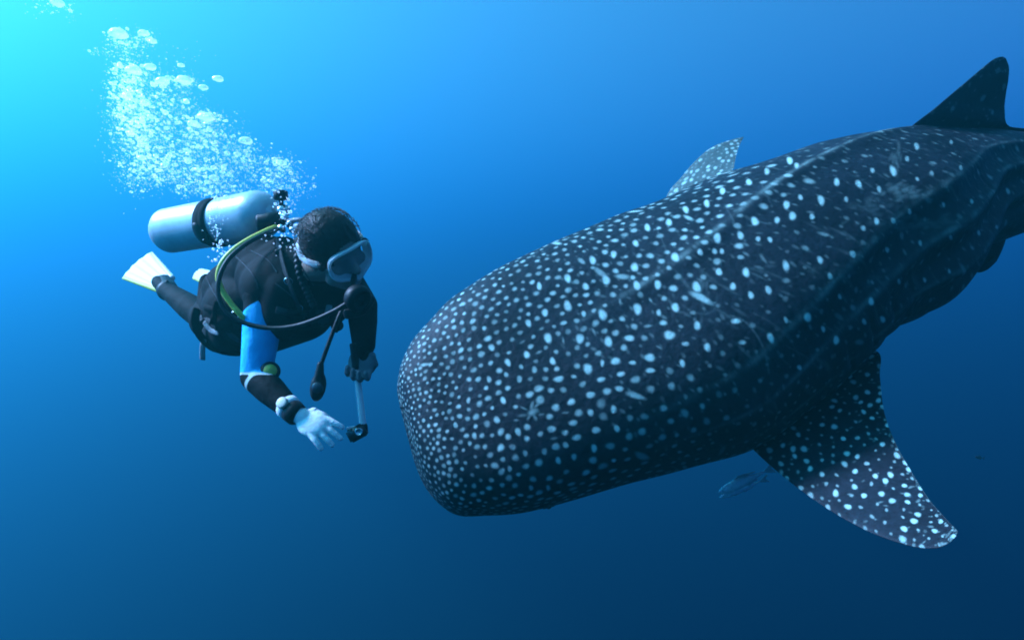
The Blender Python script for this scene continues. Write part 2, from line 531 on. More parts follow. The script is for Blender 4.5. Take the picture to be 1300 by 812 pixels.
def shark_surface(S, N, M):
    """the skin of the body as a grid of points, from the outline sections S"""
    T, B = [np.stack([(S[:, a] - 650) / F_PX * S[:, 4], S[:, 4], -(S[:, a + 1] - 406) / F_PX * S[:, 4]], 1) for a in (0, 2)]
    # resample so that rows are dense where the body is seen
    dense = 4000
    k = len(S)
    Tc, Bc = catmull(T, dense), catmull(B, dense)
    ex = catmull(S[:, 4:7], dense)
    mid = (Tc + Bc) / 2
    px = mid[:, 0] / mid[:, 1] * F_PX + 650
    step = np.linalg.norm(np.diff(mid, axis=0), axis=1)
    wgt = np.where(px[1:] < 640, 1.7, np.where(px[1:] < 900, 1.15, np.where(px[1:] < 1310, 1.0, 0.15)))
    L = np.concatenate([[0], np.cumsum(step * wgt + 2e-5)])
    u = np.linspace(0, L[-1], N)
    rs = lambda A: np.stack([np.interp(u, L, A[:, c]) for c in range(A.shape[1])], 1)
    Tc, Bc, ex, mid = rs(Tc), rs(Bc), rs(ex), rs(mid)
    px = mid[:, 0] / mid[:, 1] * F_PX + 650
    beta, ratio = np.radians(ex[:, 1]), ex[:, 2]
    kw = max(2, N * 40 // 1150)
    axis = np.gradient(mid, axis=0)
    axis = np.stack([np.convolve(np.pad(axis[:, c], kw, 'edge'), np.ones(2 * kw + 1) / (2 * kw + 1), 'valid') for c in range(3)], 1)
    axis /= np.linalg.norm(axis, axis=1)[:, None]
    e1 = Tc - Bc
    h = np.linalg.norm(e1, axis=1) / 2
    e1 /= (2 * h)[:, None]
    e2 = np.cross(axis, e1)
    e2 /= np.linalg.norm(e2, axis=1)[:, None]
    if e2[N // 2][1] > 0: e2 = -e2                 # towards the camera
    D = np.cos(beta)[:, None] * e1 + np.sin(beta)[:, None] * e2
    Lf = -np.sin(beta)[:, None] * e1 + np.cos(beta)[:, None] * e2
    # angles round the body, denser on the side in view
    t = np.linspace(-180, 180, 4001)
    w = np.where((t > -70) & (t < 160), 1.0, 0.22)
    cw = np.concatenate([[0], np.cumsum((w[1:] + w[:-1]) / 2)]); cw /= cw[-1]
    th = np.interp(np.arange(M) / M, cw, t)
    tr = np.radians(th)
    head = 1 - smoothstep(640, 900, px)            # 1 on the broad flat head
    nexp = 2.0 + 1.4 * (1 - smoothstep(680, 1000, px))
    cth, sth = np.cos(tr), np.sin(tr)
    kk_ = (np.abs(cth)[None] ** nexp[:, None] + np.abs(sth)[None] ** nexp[:, None]) ** (-1 / nexp[:, None])
    X = sth[None] * kk_ * ratio[:, None]
    Yd = cth[None] * kk_
    Yd = np.where(Yd < 0, Yd * (0.86 + 0.0 * Yd), Yd)
    # keeled back and the long ridges of the flank
    rid = np.zeros((N, M))
    body = smoothstep(760, 960, px) * (1 - smoothstep(1330, 1420, px))
    for c0, wd, amp, f0 in ((0, 4.5, .030, 690), (47, 7, .060, 840), (66, 7, .105, 930), (88, 7, .085, 960), (112, 7, .05, 1000), (-47, 6, .03, 840), (-66, 6, .05, 930), (-88, 6, .04, 960)):
        x = (th - c0) / wd
        prof = np.where(x < 0, np.exp(-(x / 1.9) ** 2), np.exp(-(x / .75) ** 2))      # steep lower edge
        if c0 < 0: prof = prof[:] * 1.0
        if c0 == 0: prof = np.exp(-(x / 1.1) ** 2)
        fade = smoothstep(f0, f0 + 170, px) * (1 - smoothstep(1330, 1420, px))
        rid += amp * fade[:, None] * prof[None]
        gro = np.exp(-((th - c0 - np.sign(c0 + .1) * wd * 1.9) / (wd * .9)) ** 2)
        if c0: rid -= amp * .55 * fade[:, None] * gro[None]
    # gill folds just ahead of the pectoral fins
    for gx, dep in ((935, .011), (962, .010), (990, .009), (1016, .008)):
        for sgn in (1, -1):
            band = smoothstep(60, 82, sgn * th) * (1 - smoothstep(118, 132, sgn * th))
            cx = gx + 22 * np.sin(np.radians((sgn * th - 60) * 1.6))
            xx = px[:, None] - cx[None]
            rid -= dep * 1.5 * band[None] * np.exp(-(xx / 3.2) ** 2)
            rid += dep * band[None] * np.exp(-((xx + 9) / 7) ** 2)
    # eye bulges, brow over the mouth
    scl = 1 + rid
    X, Yd = X * scl, Yd * scl
    E1 = np.cos(beta)[:, None] * Yd - np.sin(beta)[:, None] * X
    E2 = np.sin(beta)[:, None] * Yd + np.cos(beta)[:, None] * X
    mx, mn = E1.max(1), E1.min(1)
    s = 2 * h / (mx - mn)
    off = -(mx + mn) / 2
    P = mid[:, None] + (E1 + off[:, None])[..., None] * s[:, None, None] * e1[:, None] + E2[..., None] * s[:, None, None] * e2[:, None]
    # soft unevenness of the flesh
    rngf = np.random.default_rng(3)
    nrm = unitv(np.cross(np.roll(P, -1, 1) - np.roll(P, 1, 1), np.gradient(P, axis=0)))
    ctr = P.mean(1, keepdims=True)
    flip = np.sign(((P - ctr) * nrm).sum(2).mean())
    nrm = nrm * flip
    bumpf = np.zeros((N, M))
    for q in range(26):
        kx, ka = rngf.uniform(2, 14), rngf.integers(1, 7)
        bumpf += np.sin(kx * np.linspace(0, 6, N)[:, None] + ka * tr[None] + rngf.uniform(0, 6.28)) / (kx ** .7)
    amp = 0.0016 * smoothstep(506, 600, px)
    P = P + nrm * (bumpf * amp[:, None])[..., None]
    # vertical wrinkles over the flank
    wr = np.zeros((N, M))
    for q in range(60):
        x0 = rngf.uniform(830, 1290); t0 = rngf.uniform(-10, 120); ln = rngf.uniform(8, 30)
        a = rngf.uniform(.2, 1)
        wr += a * np.exp(-((px[:, None] - x0 - .25 * (th - t0)[None]) / 2.2) ** 2) * np.exp(-((th - t0) / ln) ** 2)[None]
    P = P - nrm * (wr * 0.0022)[..., None]

    return dict(P=P, px=px, th=th, tr=tr, D=D, L=Lf, axis=axis, mid=mid, nrm=nrm, flip=flip, s=s)


def build_shark():
    N, M = 1150, 520
    S = np.array(SEC, float)
    # let the drawn outline, not the section ends, follow the photograph
    goal = S[:, :4].copy()
    for it in range(9):
        q = shark_surface(S, 420, 150)['P']
        x = (q[..., 0] / q[..., 1] * F_PX + 650).ravel(); y = (406 - q[..., 2] / q[..., 1] * F_PX).ravel()
        for k in range(6, 19):
            tx, ty, bx, by = goal[k]
            d = np.array([bx - tx, by - ty]); ln = np.linalg.norm(d); d /= ln
            along_ = (x - tx) * d[0] + (y - ty) * d[1]
            perp = np.abs((x - tx) * d[1] - (y - ty) * d[0])
            near = perp < 5
            if near.sum() < 5: continue
            hi, lo = along_[near].max() - ln, along_[near].min()
            S[k, 2:4] -= d * np.clip(hi, -10, 10) * .5
            S[k, 0:2] -= d * np.clip(lo, -10, 10) * .5
    delta = S[:, :4] - goal
    delta[7:18] = (delta[6:17] + 2 * delta[7:18] + delta[8:19]) / 4
    S[:, :4] = goal + delta
    G = shark_surface(S, N, M)
    P, px, th, tr, axis, mid, nrm, flip = [G[k] for k in ('P', 'px', 'th', 'tr', 'axis', 'mid', 'nrm', 'flip')]

    # ---- spots
    sp = Spotter(P, True)
    camdir = -P / np.linalg.norm(P, axis=2)[..., None]
    face = (nrm * camdir).sum(2)
    qx = P[..., 0] / P[..., 1] * F_PX + 650
    qy = 406 - P[..., 2] / P[..., 1] * F_PX
    vis = face > 0.03
    rr = np.random.default_rng(11)
    vi, vj = np.nonzero(vis)
    vx, vy = qx[vi, vj], qy[vi, vj]
    taken = []
    for (x, y, r, e, a) in SPOT_BIG:
        kk = np.argmin((vx - x) ** 2 + (vy - y) ** 2)
        if (vx[kk] - x) ** 2 + (vy[kk] - y) ** 2 > 30: continue
        i, j = vi[kk], vj[kk]
        p = P[i, j]
        m = r / F_PX * p[1]
        if any((p[0] - q[0][0]) ** 2 + (p[1] - q[0][1]) ** 2 + (p[2] - q[0][2]) ** 2 < (m * 1.6) ** 2 for q in taken): continue
        comp = max(face[i, j], .35)
        # the angle is read in the picture: turn it into the skin's own axes
        if a is None: a = 106 + rr.uniform(-8, 8)
        if a is not None:
            tu, tv = sp.tu[i, j], sp.tv[i, j]
            v = np.array([math.cos(R(a)), 0, math.sin(R(a))])
            ang = math.atan2(v @ tv, v @ tu)
        bright = rr.uniform(.82, 1.0) * (1.0 if r > 4 else .8)
        if x > 1120: bright *= .85
        sp.put_seen(i, j, qx, qy, x, y, r * (.84 if e < 2 else .72), bright * (1 if e < 2 else .55), e * 1.05 if e < 2 else e, R(a), soft=.42 if e < 2 else .7)
        taken.append((p, max(.036, m * 1.9)))
    # star-shaped scar on the cheek
    kk = np.argmin((vx - 674) ** 2 + (vy - 523) ** 2)
    i0, j0 = vi[kk], vj[kk]
    for dx, dy, an, ee, r_ in ((1, -7, 72, 3.0, 3.0), (-11, 5, 4, 3.2, 2.8), (8, -8, 38, 3.4, 2.4), (5, 7, -60, 2.6, 2.6), (-9, -4, -24, 3.4, 2.0), (2, 1, 20, 1.3, 4.2), (13, 4, 12, 3.2, 2.0), (-3, 8, 60, 2.4, 2.0), (6, -1, 0, 1.6, 3.0)):
        X_, Y_ = 674 + dx, 522 + dy
        kk = np.argmin((vx - X_) ** 2 + (vy - Y_) ** 2); i, j = vi[kk], vj[kk]
        sp.put_seen(i, j, qx, qy, X_, Y_, r_, .34 + .1 * math.sin(an), ee, R(an), soft=.8)
    taken.append((P[i0, j0], .07))
    # all remaining spots: small and crowded on the head, sparse and faint towards the tail
    base = np.interp(px, [506, 525, 550, 590, 650, 730, 820, 920, 1050, 1300], [.025, .0275, .032, .040, .055, .067, .077, .090, .108, .115])
    dist = np.repeat(base[:, None], M, 1)
    lowf = smoothstep(88, 118, np.abs(th))[None] * (1 - smoothstep(960, 1060, px))[:, None]
    topf = (1 - smoothstep(2, 30, th))[None] * (1 - smoothstep(940, 1040, px))[:, None] * smoothstep(600, 700, px)[:, None]
    dist = dist * (1 - .48 * lowf * smoothstep(560, 660, px)[:, None]) * (1 - .22 * topf)
    okm = np.where(px < 600, 1.0, 0.0)[:, None] + (np.abs(th) < 150)[None]
    okm = np.clip(okm, 0, 1)
    okm = okm * np.where(px < 1400, 1, .3)[:, None]
    pts = sp.scatter(dist, taken, 60000, okm, 5)
    for (i, j) in pts:
        d = dist[i, j]; X_ = px[i]
        hd = 1 - smoothstep(650, 880, X_)
        r = d * (.245 * hd + .12 * (1 - hd)) * rr.uniform(.72, 1.22)
        a = (.74 * hd + .26 * (1 - hd)) * rr.uniform(.55, 1.25)
        if topf[i, j] > .4: r, a = d * .2 * rr.uniform(.8, 1.3), .62 * rr.uniform(.6, 1.2)
        if lowf[i, j] > .4 and X_ > 620: r, a = d * .27 * rr.uniform(.7, 1.2), .5 * rr.uniform(.5, 1.2)
        a *= 1 - .35 * smoothstep(95, 135, abs(th[j])) * hd
        e = rr.uniform(1, 1.3)
        ang = rr.uniform(-.5, .5) if hd > .5 else R(80 + rr.uniform(-25, 25))
        if rr.random() < .05 * (1 - hd) + .012: e, ang = rr.uniform(2, 3.5), R(rr.uniform(40, 110))
        r = max(r, .005)
        sp.put(i, j, r, min(a, .95), e, ang, soft=.52, wob=.06)
    # tiny specks between the spots of the flank
    d2 = np.repeat(np.interp(px, [640, 760, 900, 1300], [.036, .046, .06, .072])[:, None], M, 1)
    ok2 = okm * smoothstep(700, 800, px)[:, None]
    for (i, j) in sp.scatter(d2, [], 9000, ok2, 8):
        if sp.val[i, j] > .15: continue
        sp.put(i, j, rr.uniform(.004, .008), rr.uniform(.06, .22), rr.uniform(1, 2.4), R(rr.uniform(50, 110)), soft=.7)
    # faint upright bars between the rows
    for q in range(200):
        x0 = rr.uniform(820, 1330); j = int(np.argmin(np.abs(th - rr.uniform(-15, 125))))
        i = int(np.argmin(np.abs(px - x0)))
        sp.put(i, j, rr.uniform(.004, .009), rr.uniform(.03, .10), rr.uniform(4, 9), R(rr.uniform(66, 100)), soft=.8)
    # pale smears; those along the ridges paint in their lit bands
    for (x, y, sx, sy, cnt, an, a0) in ((1146, 243, 14, 5, 34, 12, .26), (1136, 208, 3, 12, 16, 98, .20), (1160, 284, 34, 4, 40, 9, .14), (1110, 262, 18, 5, 22, 14, .12), (1195, 283, 30, 4, 22, 6, .10), (893, 372, 7, 14, 12, 100, .14), (1075, 345, 40, 5, 24, 12, .07)):
        for q in range(cnt):
            X_, Y_ = x + rr.normal() * sx, y + rr.normal() * sy
            kk = np.argmin((vx - X_) ** 2 + (vy - Y_) ** 2); i, j = vi[kk], vj[kk]
            sp.put_seen(i, j, qx, qy, X_, Y_, rr.uniform(2.0, 4.5), a0 * rr.uniform(.2, .75), rr.uniform(1.2, 3.5), R(an + rr.normal() * 14), soft=.8)
    # gill edge and folds below the back ridge, lit rims painted as pale lines
    for pts, a0, r_ in (([(930, 401), (944, 407), (957, 420), (967, 437), (973, 455), (976, 472)], .20, 2.0), ([(958, 398), (980, 410), (1000, 428), (1014, 450)], .10, 1.8),
                        ([(921, 262), (930, 278), (940, 296), (948, 310)], .16, 1.5), ([(836, 296), (842, 308), (847, 322)], .14, 1.5), ([(968, 236), (974, 250), (980, 262)], .12, 1.4),
                        ([(1000, 440), (1022, 452), (1040, 468)], .10, 1.6), ([(868, 388), (880, 396), (897, 398), (908, 390), (910, 376)], .10, 2.0)):
        Q = catmull(np.array([(x, y, 0) for x, y in pts], float), 22)
        dq = np.gradient(Q, axis=0)
        for (x, y, _), (gx, gy, _) in zip(Q, dq):
            kk = np.argmin((vx - x) ** 2 + (vy - y) ** 2); i, j = vi[kk], vj[kk]
            sp.put_seen(i, j, qx, qy, x, y, r_, a0 * rr.uniform(.25, .75), 3.0, math.atan2(-gy, gx), soft=.8)
    # glints along the ridge crests, painted into the skin colour
    for c0, a in ((0, .22), (47, .12), (66, .13), (88, .10), (112, .06)):
        nz = np.clip(np.convolve(rr.random(N), np.ones(17) / 17, 'same') * 6 - 2.5, 0, 1.3)
        ln = np.exp(-((th - c0 + 1.0) / 1.3) ** 2)[None] * (smoothstep(700, 880, px) * (1 - smoothstep(1240, 1330, px)) * (.15 + .9 * nz))[:, None]
        sp.val = np.maximum(sp.val, a * ln)

    belly = smoothstep(148, 166, np.abs(th))[None] * .9 * smoothstep(560, 680, px)[:, None]

    root = thing("whale_shark", mid[int(N * .55)], "huge dark whale shark covered in pale spots, head facing the diver", "whale shark")
    # close nose and tail with shrinking rings
    def closing(ring, out):
        c = ring.mean(0)
        return [c + (ring - c) * f + out * g for f, g in ((.8, .006), (.5, .011), (.2, .013), (.01, .0135))]
    front = closing(P[0], -axis[0])[::-1]
    back = closing(P[-1], axis[-1])
    Pc = np.concatenate([np.array(front), P, np.array(back)])
    wrap = lambda A: np.concatenate([np.repeat(A[:1], 4, 0), A, np.repeat(A[-1:], 4, 0)])
    q = grid_quads(len(Pc), M)
    bod = mesh_from("body", Pc.reshape(-1, 3), q if flip > 0 else q[:, ::-1], SKIN, root)
    sv = wrap(sp.val)
    add_attr(bod, "spots", sv)
    add_attr(bod, "belly", wrap(belly))
    return root, G


def unitv(a):
    return a / (np.linalg.norm(a, axis=-1, keepdims=True) + 1e-9)


def fin(name, lead, trail, thick, parent, spot=None, seed=1, n=170, m=150, blade=None):
    """a fin skinned between its leading and its trailing edge (root to tip), with a rounded section"""
    A, B = catmull(lead, n), catmull(trail, n)
    c = np.linspace(0, 1, m)
    c2 = 0.5 - 0.5 * np.cos(np.pi * c)
    mid = A[:, None] * (1 - c2)[None, :, None] + B[:, None] * c2[None, :, None]
    du = np.gradient(mid, axis=0); dv = np.gradient(mid, axis=1)
    nr = unitv(np.cross(du, dv))
    # one steady normal per row
    nr = np.repeat(unitv(nr[:, m // 3:2 * m // 3].mean(1))[:, None], m, 1)
    if nr[n // 2, m // 2, 1] > 0: nr = -nr         # faces the camera
    prof = 2.6 * (0.2969 * np.sqrt(c2) - 0.126 * c2 - 0.3516 * c2 ** 2 + 0.2843 * c2 ** 3 - 0.1015 * c2 ** 4)
    tt = np.interp(np.linspace(0, 1, n), np.linspace(0, 1, len(thick)), thick)
    tt = tt * np.sqrt(np.clip((1.0 - np.linspace(0, 1, n)) * 14, 0.02, 1))
    off = nr * (tt[:, None] * prof[None])[..., None]
    up, dn = mid + off, mid - off
    ring = np.concatenate([up, dn[:, ::-1][:, 1:-1]], 1)
    sp = Spotter(up)
    val = np.zeros(ring.shape[:2])
    if spot:
        rr = np.random.default_rng(seed)
        f = np.linspace(0, 1, n)[:, None] * np.ones((1, m))
        dist = spot['d0'] + (spot['d1'] - spot['d0']) * f
        ok = np.ones((n, m)); ok[:, :4] = 0; ok[:, -3:] = 0
        for (i, j) in sp.scatter(dist, [], 9000, ok, seed):
            edge = 1 - .45 * smoothstep(.12, .0, c2[j])
            big = rr.random() < .45
            r = dist[i, j] * (spot['r'] * (1.25 if big else .72)) * rr.uniform(.8, 1.15)
            a = (1.0 if big else .55) * rr.uniform(.75, 1.05) * spot['a'] * edge
            an = spot.get('ang', 0) + rr.uniform(-.4, .4)
            if 'el' in spot:
                fw = unit(up[i, j]); nn_ = nr[i, j]
                fw = fw - nn_ * (fw @ nn_)
                an = math.atan2(fw @ sp.tv[i, j], fw @ sp.tu[i, j]) + rr.uniform(-.25, .25)
            sp.put(i, j, r, min(a, 1), rr.uniform(*spot.get('el', (1.1, 1.6))), an, soft=.4, wob=.07)
        for q in range(spot.get('specks', 160)):
            i, j = rr.integers(2, n - 2), rr.integers(4, m - 4)
            if sp.val[i, j] < .1:
                sp.put(i, j, rr.uniform(.003, .006), rr.uniform(.1, .35), rr.uniform(1, 2.5), rr.uniform(0, 3), soft=.7)
        if spot.get('pale'):
            sp.val = np.maximum(sp.val, spot['pale'])
        e = spot.get('edge', 0)
        if e: sp.val = np.maximum(sp.val, (e * smoothstep(.965, 1.0, c2)[None] * smoothstep(.25, .5, f)))
        val[:, :m] = sp.val
        val[:, m:] = sp.val[:, ::-1][:, 1:-1]
    o = mesh_from(name, ring.reshape(-1, 3), grid_quads(n, ring.shape[1]), SKIN, parent)
    add_attr(o, "spots", val)
    add_attr(o, "belly", np.full(val.shape, (spot or {}).get('base', 0.0)))
    bm = bmesh.new(); bm.from_mesh(o.data); bmesh.ops.recalc_face_normals(bm, faces=bm.faces); bm.to_mesh(o.data); bm.free()
    return o


def build_fins(root, G):
    f = fin("pectoral_fin",
            [at(925, 535, 3.74), at(958, 572, 3.44), at(1000, 609, 3.12), at(1050, 645, 2.84), at(1100, 673, 2.63), at(1150, 691, 2.47), at(1185, 695.5, 2.38), at(1204, 689, 2.35), at(1214, 680, 2.33)],
            [at(1050, 440, 4.00), at(1112, 445, 3.76), at(1117, 478, 3.53), at(1122, 520, 3.28), at(1136, 560, 3.04), at(1158, 600, 2.81), at(1180, 634, 2.62), at(1200, 657, 2.46), at(1216, 674, 2.34)],
            [0.072, 0.066, 0.054, 0.042, 0.03, 0.0144], root, dict(d0=.066, d1=.034, r=.16, a=1.0, ang=1.5, edge=.10, base=.008, el=(1.45, 2.1)), 21, 330, 270)
    f["label"] = "near pectoral fin, closely spotted, swept back and down"
    f = fin("pectoral_fin",
            [at(838, 300, 4.107), at(846, 250, 4.325), at(864, 226, 4.364), at(882, 205, 4.397), at(902, 188, 4.424), at(922, 179.5, 4.444), at(943, 174, 4.457)],
            [at(960, 285, 4.041), at(932, 225, 4.153), at(932, 212, 4.206), at(933.5, 203, 4.259), at(936, 193, 4.325), at(939, 184, 4.391), at(944, 174.5, 4.454)],
            [0.048, 0.042, 0.036, 0.0264, 0.0168, 0.0096], root, dict(d0=.042, d1=.034, r=.25, a=.85, pale=.16), 22, 150, 130)  # pale lifts the skin colour to stand for sunlight on this fin
    f["label"] = "far pectoral fin, paler, its tip showing past the back"
    P, th, px = G['P'], G['th'], G['px']
    j0 = int(np.argmin(np.abs(th)))
    ridge = lambda x, up=0.0: P[int(np.argmin(np.abs(px - x))), j0] + G['D'][int(np.argmin(np.abs(px - x)))] * up
    ra, rb = ridge(1118, -.10), ridge(1330, -.06)
    Y0 = ra[1] + .12
    f = fin("dorsal_fin",
            [ra, at(1152, 165, Y0 - .02), at(1180, 143, Y0), at(1205, 122, Y0), at(1230, 101, Y0), at(1250, 84, Y0), at(1263, 74.5, Y0), at(1273, 72, Y0)],
            [rb, ridge(1318, .015), at(1281, 160, Y0 + .20), at(1275.5, 140, Y0 + .16), at(1277, 120, Y0 + .11), at(1280, 102, Y0 + .06), at(1281, 86, Y0 + .04), at(1277, 74, Y0 + .005)],
            [.20, .105, .066, .05, .036, .018], root, dict(d0=.14, d1=.12, r=.09, a=.32, specks=60), 23, 150, 120)
    # second dorsal, pelvic and tail fins
    fin("second_dorsal_fin", [at(1430, 175, 4.853), at(1462, 140, 4.899), at(1480, 128, 4.932)], [at(1475, 178, 4.965), at(1478, 150, 4.965), at(1484, 129, 4.939)], [.03, .02, .008], root, None, 24, 40, 30)
    fin("pelvic_fin", [at(1200, 318, 4.288), at(1230, 338, 4.245), at(1245, 338, 4.233), at(1256, 331, 4.233)], [at(1276, 290, 4.404), at(1273, 305, 4.371), at(1268, 319, 4.316), at(1260, 329, 4.245)], [.04, .03, .02, .01], root, None, 25, 60, 50)
    fin("pelvic_fin", [at(1215, 330, 4.569), at(1238, 345, 4.615), at(1252, 343, 4.642), at(1262, 334, 4.668)], [at(1280, 285, 4.569), at(1278, 300, 4.615), at(1272, 318, 4.655), at(1265, 332, 4.675)], [.04, .03, .02, .01], root, None, 26, 60, 50)
    fin("caudal_fin", [at(1530, 186, 5.077), at(1590, 120, 5.196), at(1650, 40, 5.341), at(1700, -40, 5.493), at(1722, -72, 5.559)], [at(1575, 196, 5.183), at(1622, 150, 5.275), at(1665, 80, 5.394), at(1708, -10, 5.526), at(1726, -70, 5.566)], [.05, .04, .03, .02, .01], root, None, 27, 60, 40)
    fin("caudal_fin", [at(1530, 186, 5.077), at(1570, 235, 5.143), at(1605, 290, 5.196), at(1625, 318, 5.229)], [at(1575, 184, 5.183), at(1604, 232, 5.222), at(1622, 280, 5.236), at(1632, 316, 5.242)], [.05, .035, .02, .01], root, None, 28, 50, 40)
    # eyes low on either side of the head, mouth line under the snout
    P, th, px, nrm = G['P'], G['th'], G['px'], G['nrm']
    eye_m = simple("eye", (0.01, 0.01, 0.012), 0.12, .5, var=.3)
    ring_m = simple("eyelid", (0.05, 0.06, 0.07), 0.6, .2, bump=.3, var=.3)
    i = int(np.argmin(np.abs(px - 640)))
    for a in (112, -112):
        j = int(np.argmin(np.abs(th - a)))
        c, nn = P[i, j], nrm[i, j]
        o = lathe("eye", c - nn * .018, nn, [(0, .021), (.012, .020), (.022, .014), (.027, .006), (.028, .0004)], eye_m, root, 20)
        o["label"] = "small dark eye low on the side of the head"
        lathe("eyelid", c - nn * .01, nn, [(0, .034), (.011, .032), (.014, .026), (.010, .021), (.0, .020)], ring_m, o, 20)
    # mouth: a wide dark groove with a pale lip, just under the front edge
    lip_m = simple("lip", (0.03, 0.04, 0.05), 0.6, .2, bump=.4, var=.4, vscale=20)
    path = []
    for a in np.linspace(140, 220, 60):
        aa = a if a <= 180 else a - 360
        pxm = 545 + 50 * abs((a - 180) / 40) ** 2
        i = int(np.argmin(np.abs(px - pxm))); j = int(np.argmin(np.abs(((th - aa) + 180) % 360 - 180)))
        path.append(P[i, j] + nrm[i, j] * .002)
    path = np.array(path)
    for _ in range(12):
        path[1:-1] = (path[:-2] + 2 * path[1:-1] + path[2:]) / 4
    tube("mouth_lip", path, np.interp(np.linspace(0, 1, 60), [0, .1, .9, 1], [.004, .014, .014, .004]), lip_m, root, 10)


shark, G = build_shark()
build_fins(shark, G)


# ------------------------------------------------------------------ diver
BLACK_NEO = None


def suit_material():
    """black neoprene with a blue sleeve panel, white piping and the bare skin of the face"""
    m, n, l = new_mat("wetsuit")
    b = n["Principled BSDF"]
    b.inputs["Roughness"].default_value = 0.75
    b.inputs["Specular IOR Level"].default_value = 0.08
    tc = n.new("ShaderNodeTexCoord")
    t = n.new("ShaderNodeTexNoise"); t.inputs["Scale"].default_value = 14; t.inputs["Detail"].default_value = 7
    l.new(tc.outputs["Object"], t.inputs["Vector"])

    def layer(prev, attr, col, lo=.45, hi=.55, var=.35):
        a = n.new("ShaderNodeAttribute"); a.attribute_name = attr
        r = n.new("ShaderNodeMapRange"); r.inputs[1].default_value = lo; r.inputs[2].default_value = hi
        l.new(a.outputs["Fac"], r.inputs[0])
        v = n.new("ShaderNodeMix"); v.data_type = 'RGBA'
        v.inputs[6].default_value = (*[c * (1 - var) for c in col], 1)
        v.inputs[7].default_value = (*[min(1, c * (1 + var)) for c in col], 1)
        l.new(t.outputs["Fac"], v.inputs[0])
        if prev is None:
            return v.outputs[2]
        x = n.new("ShaderNodeMix"); x.data_type = 'RGBA'
        l.new(r.outputs[0], x.inputs[0]); l.new(prev, x.inputs[6]); l.new(v.outputs[2], x.inputs[7])
        return x.outputs[2]

    c = layer(None, "skin", (0.0045, 0.005, 0.006))
    c = layer(c, "blue", (0.03, 0.48, 0.88), var=.15)
    c = layer(c, "line", (0.55, 0.65, 0.62), var=.1)
    c = layer(c, "skin", (0.34, 0.25, 0.21), .35, .65, .15)
    l.new(c, b.inputs["Base Color"])
    w = n.new("ShaderNodeTexNoise"); w.inputs["Scale"].default_value = 11; w.inputs["Detail"].default_value = 4
    l.new(tc.outputs["Object"], w.inputs["Vector"])
    bp = n.new("ShaderNodeBump"); bp.inputs["Strength"].default_value = 0.7; bp.inputs["Distance"].default_value = 0.02
    l.new(w.outputs["Fac"], bp.inputs["Height"]); l.new(bp.outputs[0], b.inputs["Normal"])
    return m


SUIT = suit_material()
RUBBER = simple("black_rubber", (0.008, 0.0085, 0.01), 0.5, .22, bump=.15, bscale=90, var=.3)
NYLON = simple("black_nylon", (0.005, 0.0055, 0.0065), 0.8, .1, bump=.35, bscale=22, var=.4, vscale=18)
WEB = simple("grey_webbing", (0.20, 0.22, 0.23), 0.7, .2, bump=.3, var=.3, vscale=40)
CHROME = simple("chromed_brass", (0.62, 0.64, 0.64), 0.22, .5, 1.0, bump=.05, var=.1)
WHITE = simple("white_plastic", (0.78, 0.80, 0.79), 0.45, .35, var=.08, bump=.05)
def silicone():
    m, n, l = new_mat("white_silicone")
    b = n["Principled BSDF"]
    b.inputs["Base Color"].default_value = (.82, .85, .85, 1); b.inputs["Roughness"].default_value = .35
    b.inputs["Specular IOR Level"].default_value = .4
    tl = n.new("ShaderNodeBsdfTranslucent"); tl.inputs[0].default_value = (.85, .88, .88, 1)
    mx = n.new("ShaderNodeMixShader"); mx.inputs[0].default_value = .45
    l.new(b.outputs[0], mx.inputs[1]); l.new(tl.outputs[0], mx.inputs[2]); l.new(mx.outputs[0], n["Material Output"].inputs[0])
    return m


SILICONE = silicone()
FINWHITE = simple("white_fin_blade", (0.82, 0.83, 0.78), 0.5, .3, var=.06, bump=.08, bscale=30)
FINYEL = simple("yellow_fin_rail", (0.72, 0.70, 0.10), 0.5, .3, var=.12)
YELLOW = simple("yellow_hose", (0.80, 0.70, 0.12), 0.45, .35, var=.15, bump=.1, bscale=150)
GLOVE = simple("white_glove", (0.86, 0.87, 0.84), 0.75, .15, var=.08, vscale=30, bump=.25, bscale=120)
GREYGLOVE = simple("grey_glove", (0.15, 0.17, 0.18), 0.75, .15, var=.25, vscale=30, bump=.3, bscale=90)
HAIRM = simple("dark_hair", (0.016, 0.009, 0.007), 0.5, .16, var=.5, vscale=30, bump=.5, bscale=70)
PANELM = simple("gauge_face", (0.45, 0.52, 0.10), 0.3, .4, var=.15)

CH = at(424, 317, 2.15)                                 # middle of the head
HF, HL, HU = unit([.72, -.53, -.44]), None, None        # where the face looks, its left, its crown
HL = unit(np.array([.72, .48, .50]) - HF * (np.array([.72, .48, .50]) @ HF))
HU = np.cross(HF, HL)
if HU[2] < 0: HU = -HU


def hp(f, l_, u):
    return CH + HF * f + HL * l_ + HU * u


J = dict(neck=at(392, 345, 2.27), chest=at(378, 374, 2.38), waist=at(322, 394, 2.57), pelvis=at(284, 402, 2.72),
         rsh=at(337, 377, 2.30), rel=at(325, 478, 2.24), rwr=at(373, 523, 2.13),
         lsh=at(436, 354, 2.50), lel=at(460, 388, 2.36), lwr=at(462, 438, 2.26),
         rhip=at(277, 406, 2.75), rkn=at(258, 402, 3.08), ran=at(213, 369, 3.33),
         lhip=at(288, 402, 2.88), lkn=at(284, 404, 3.25), lan=at(292, 368, 3.55))


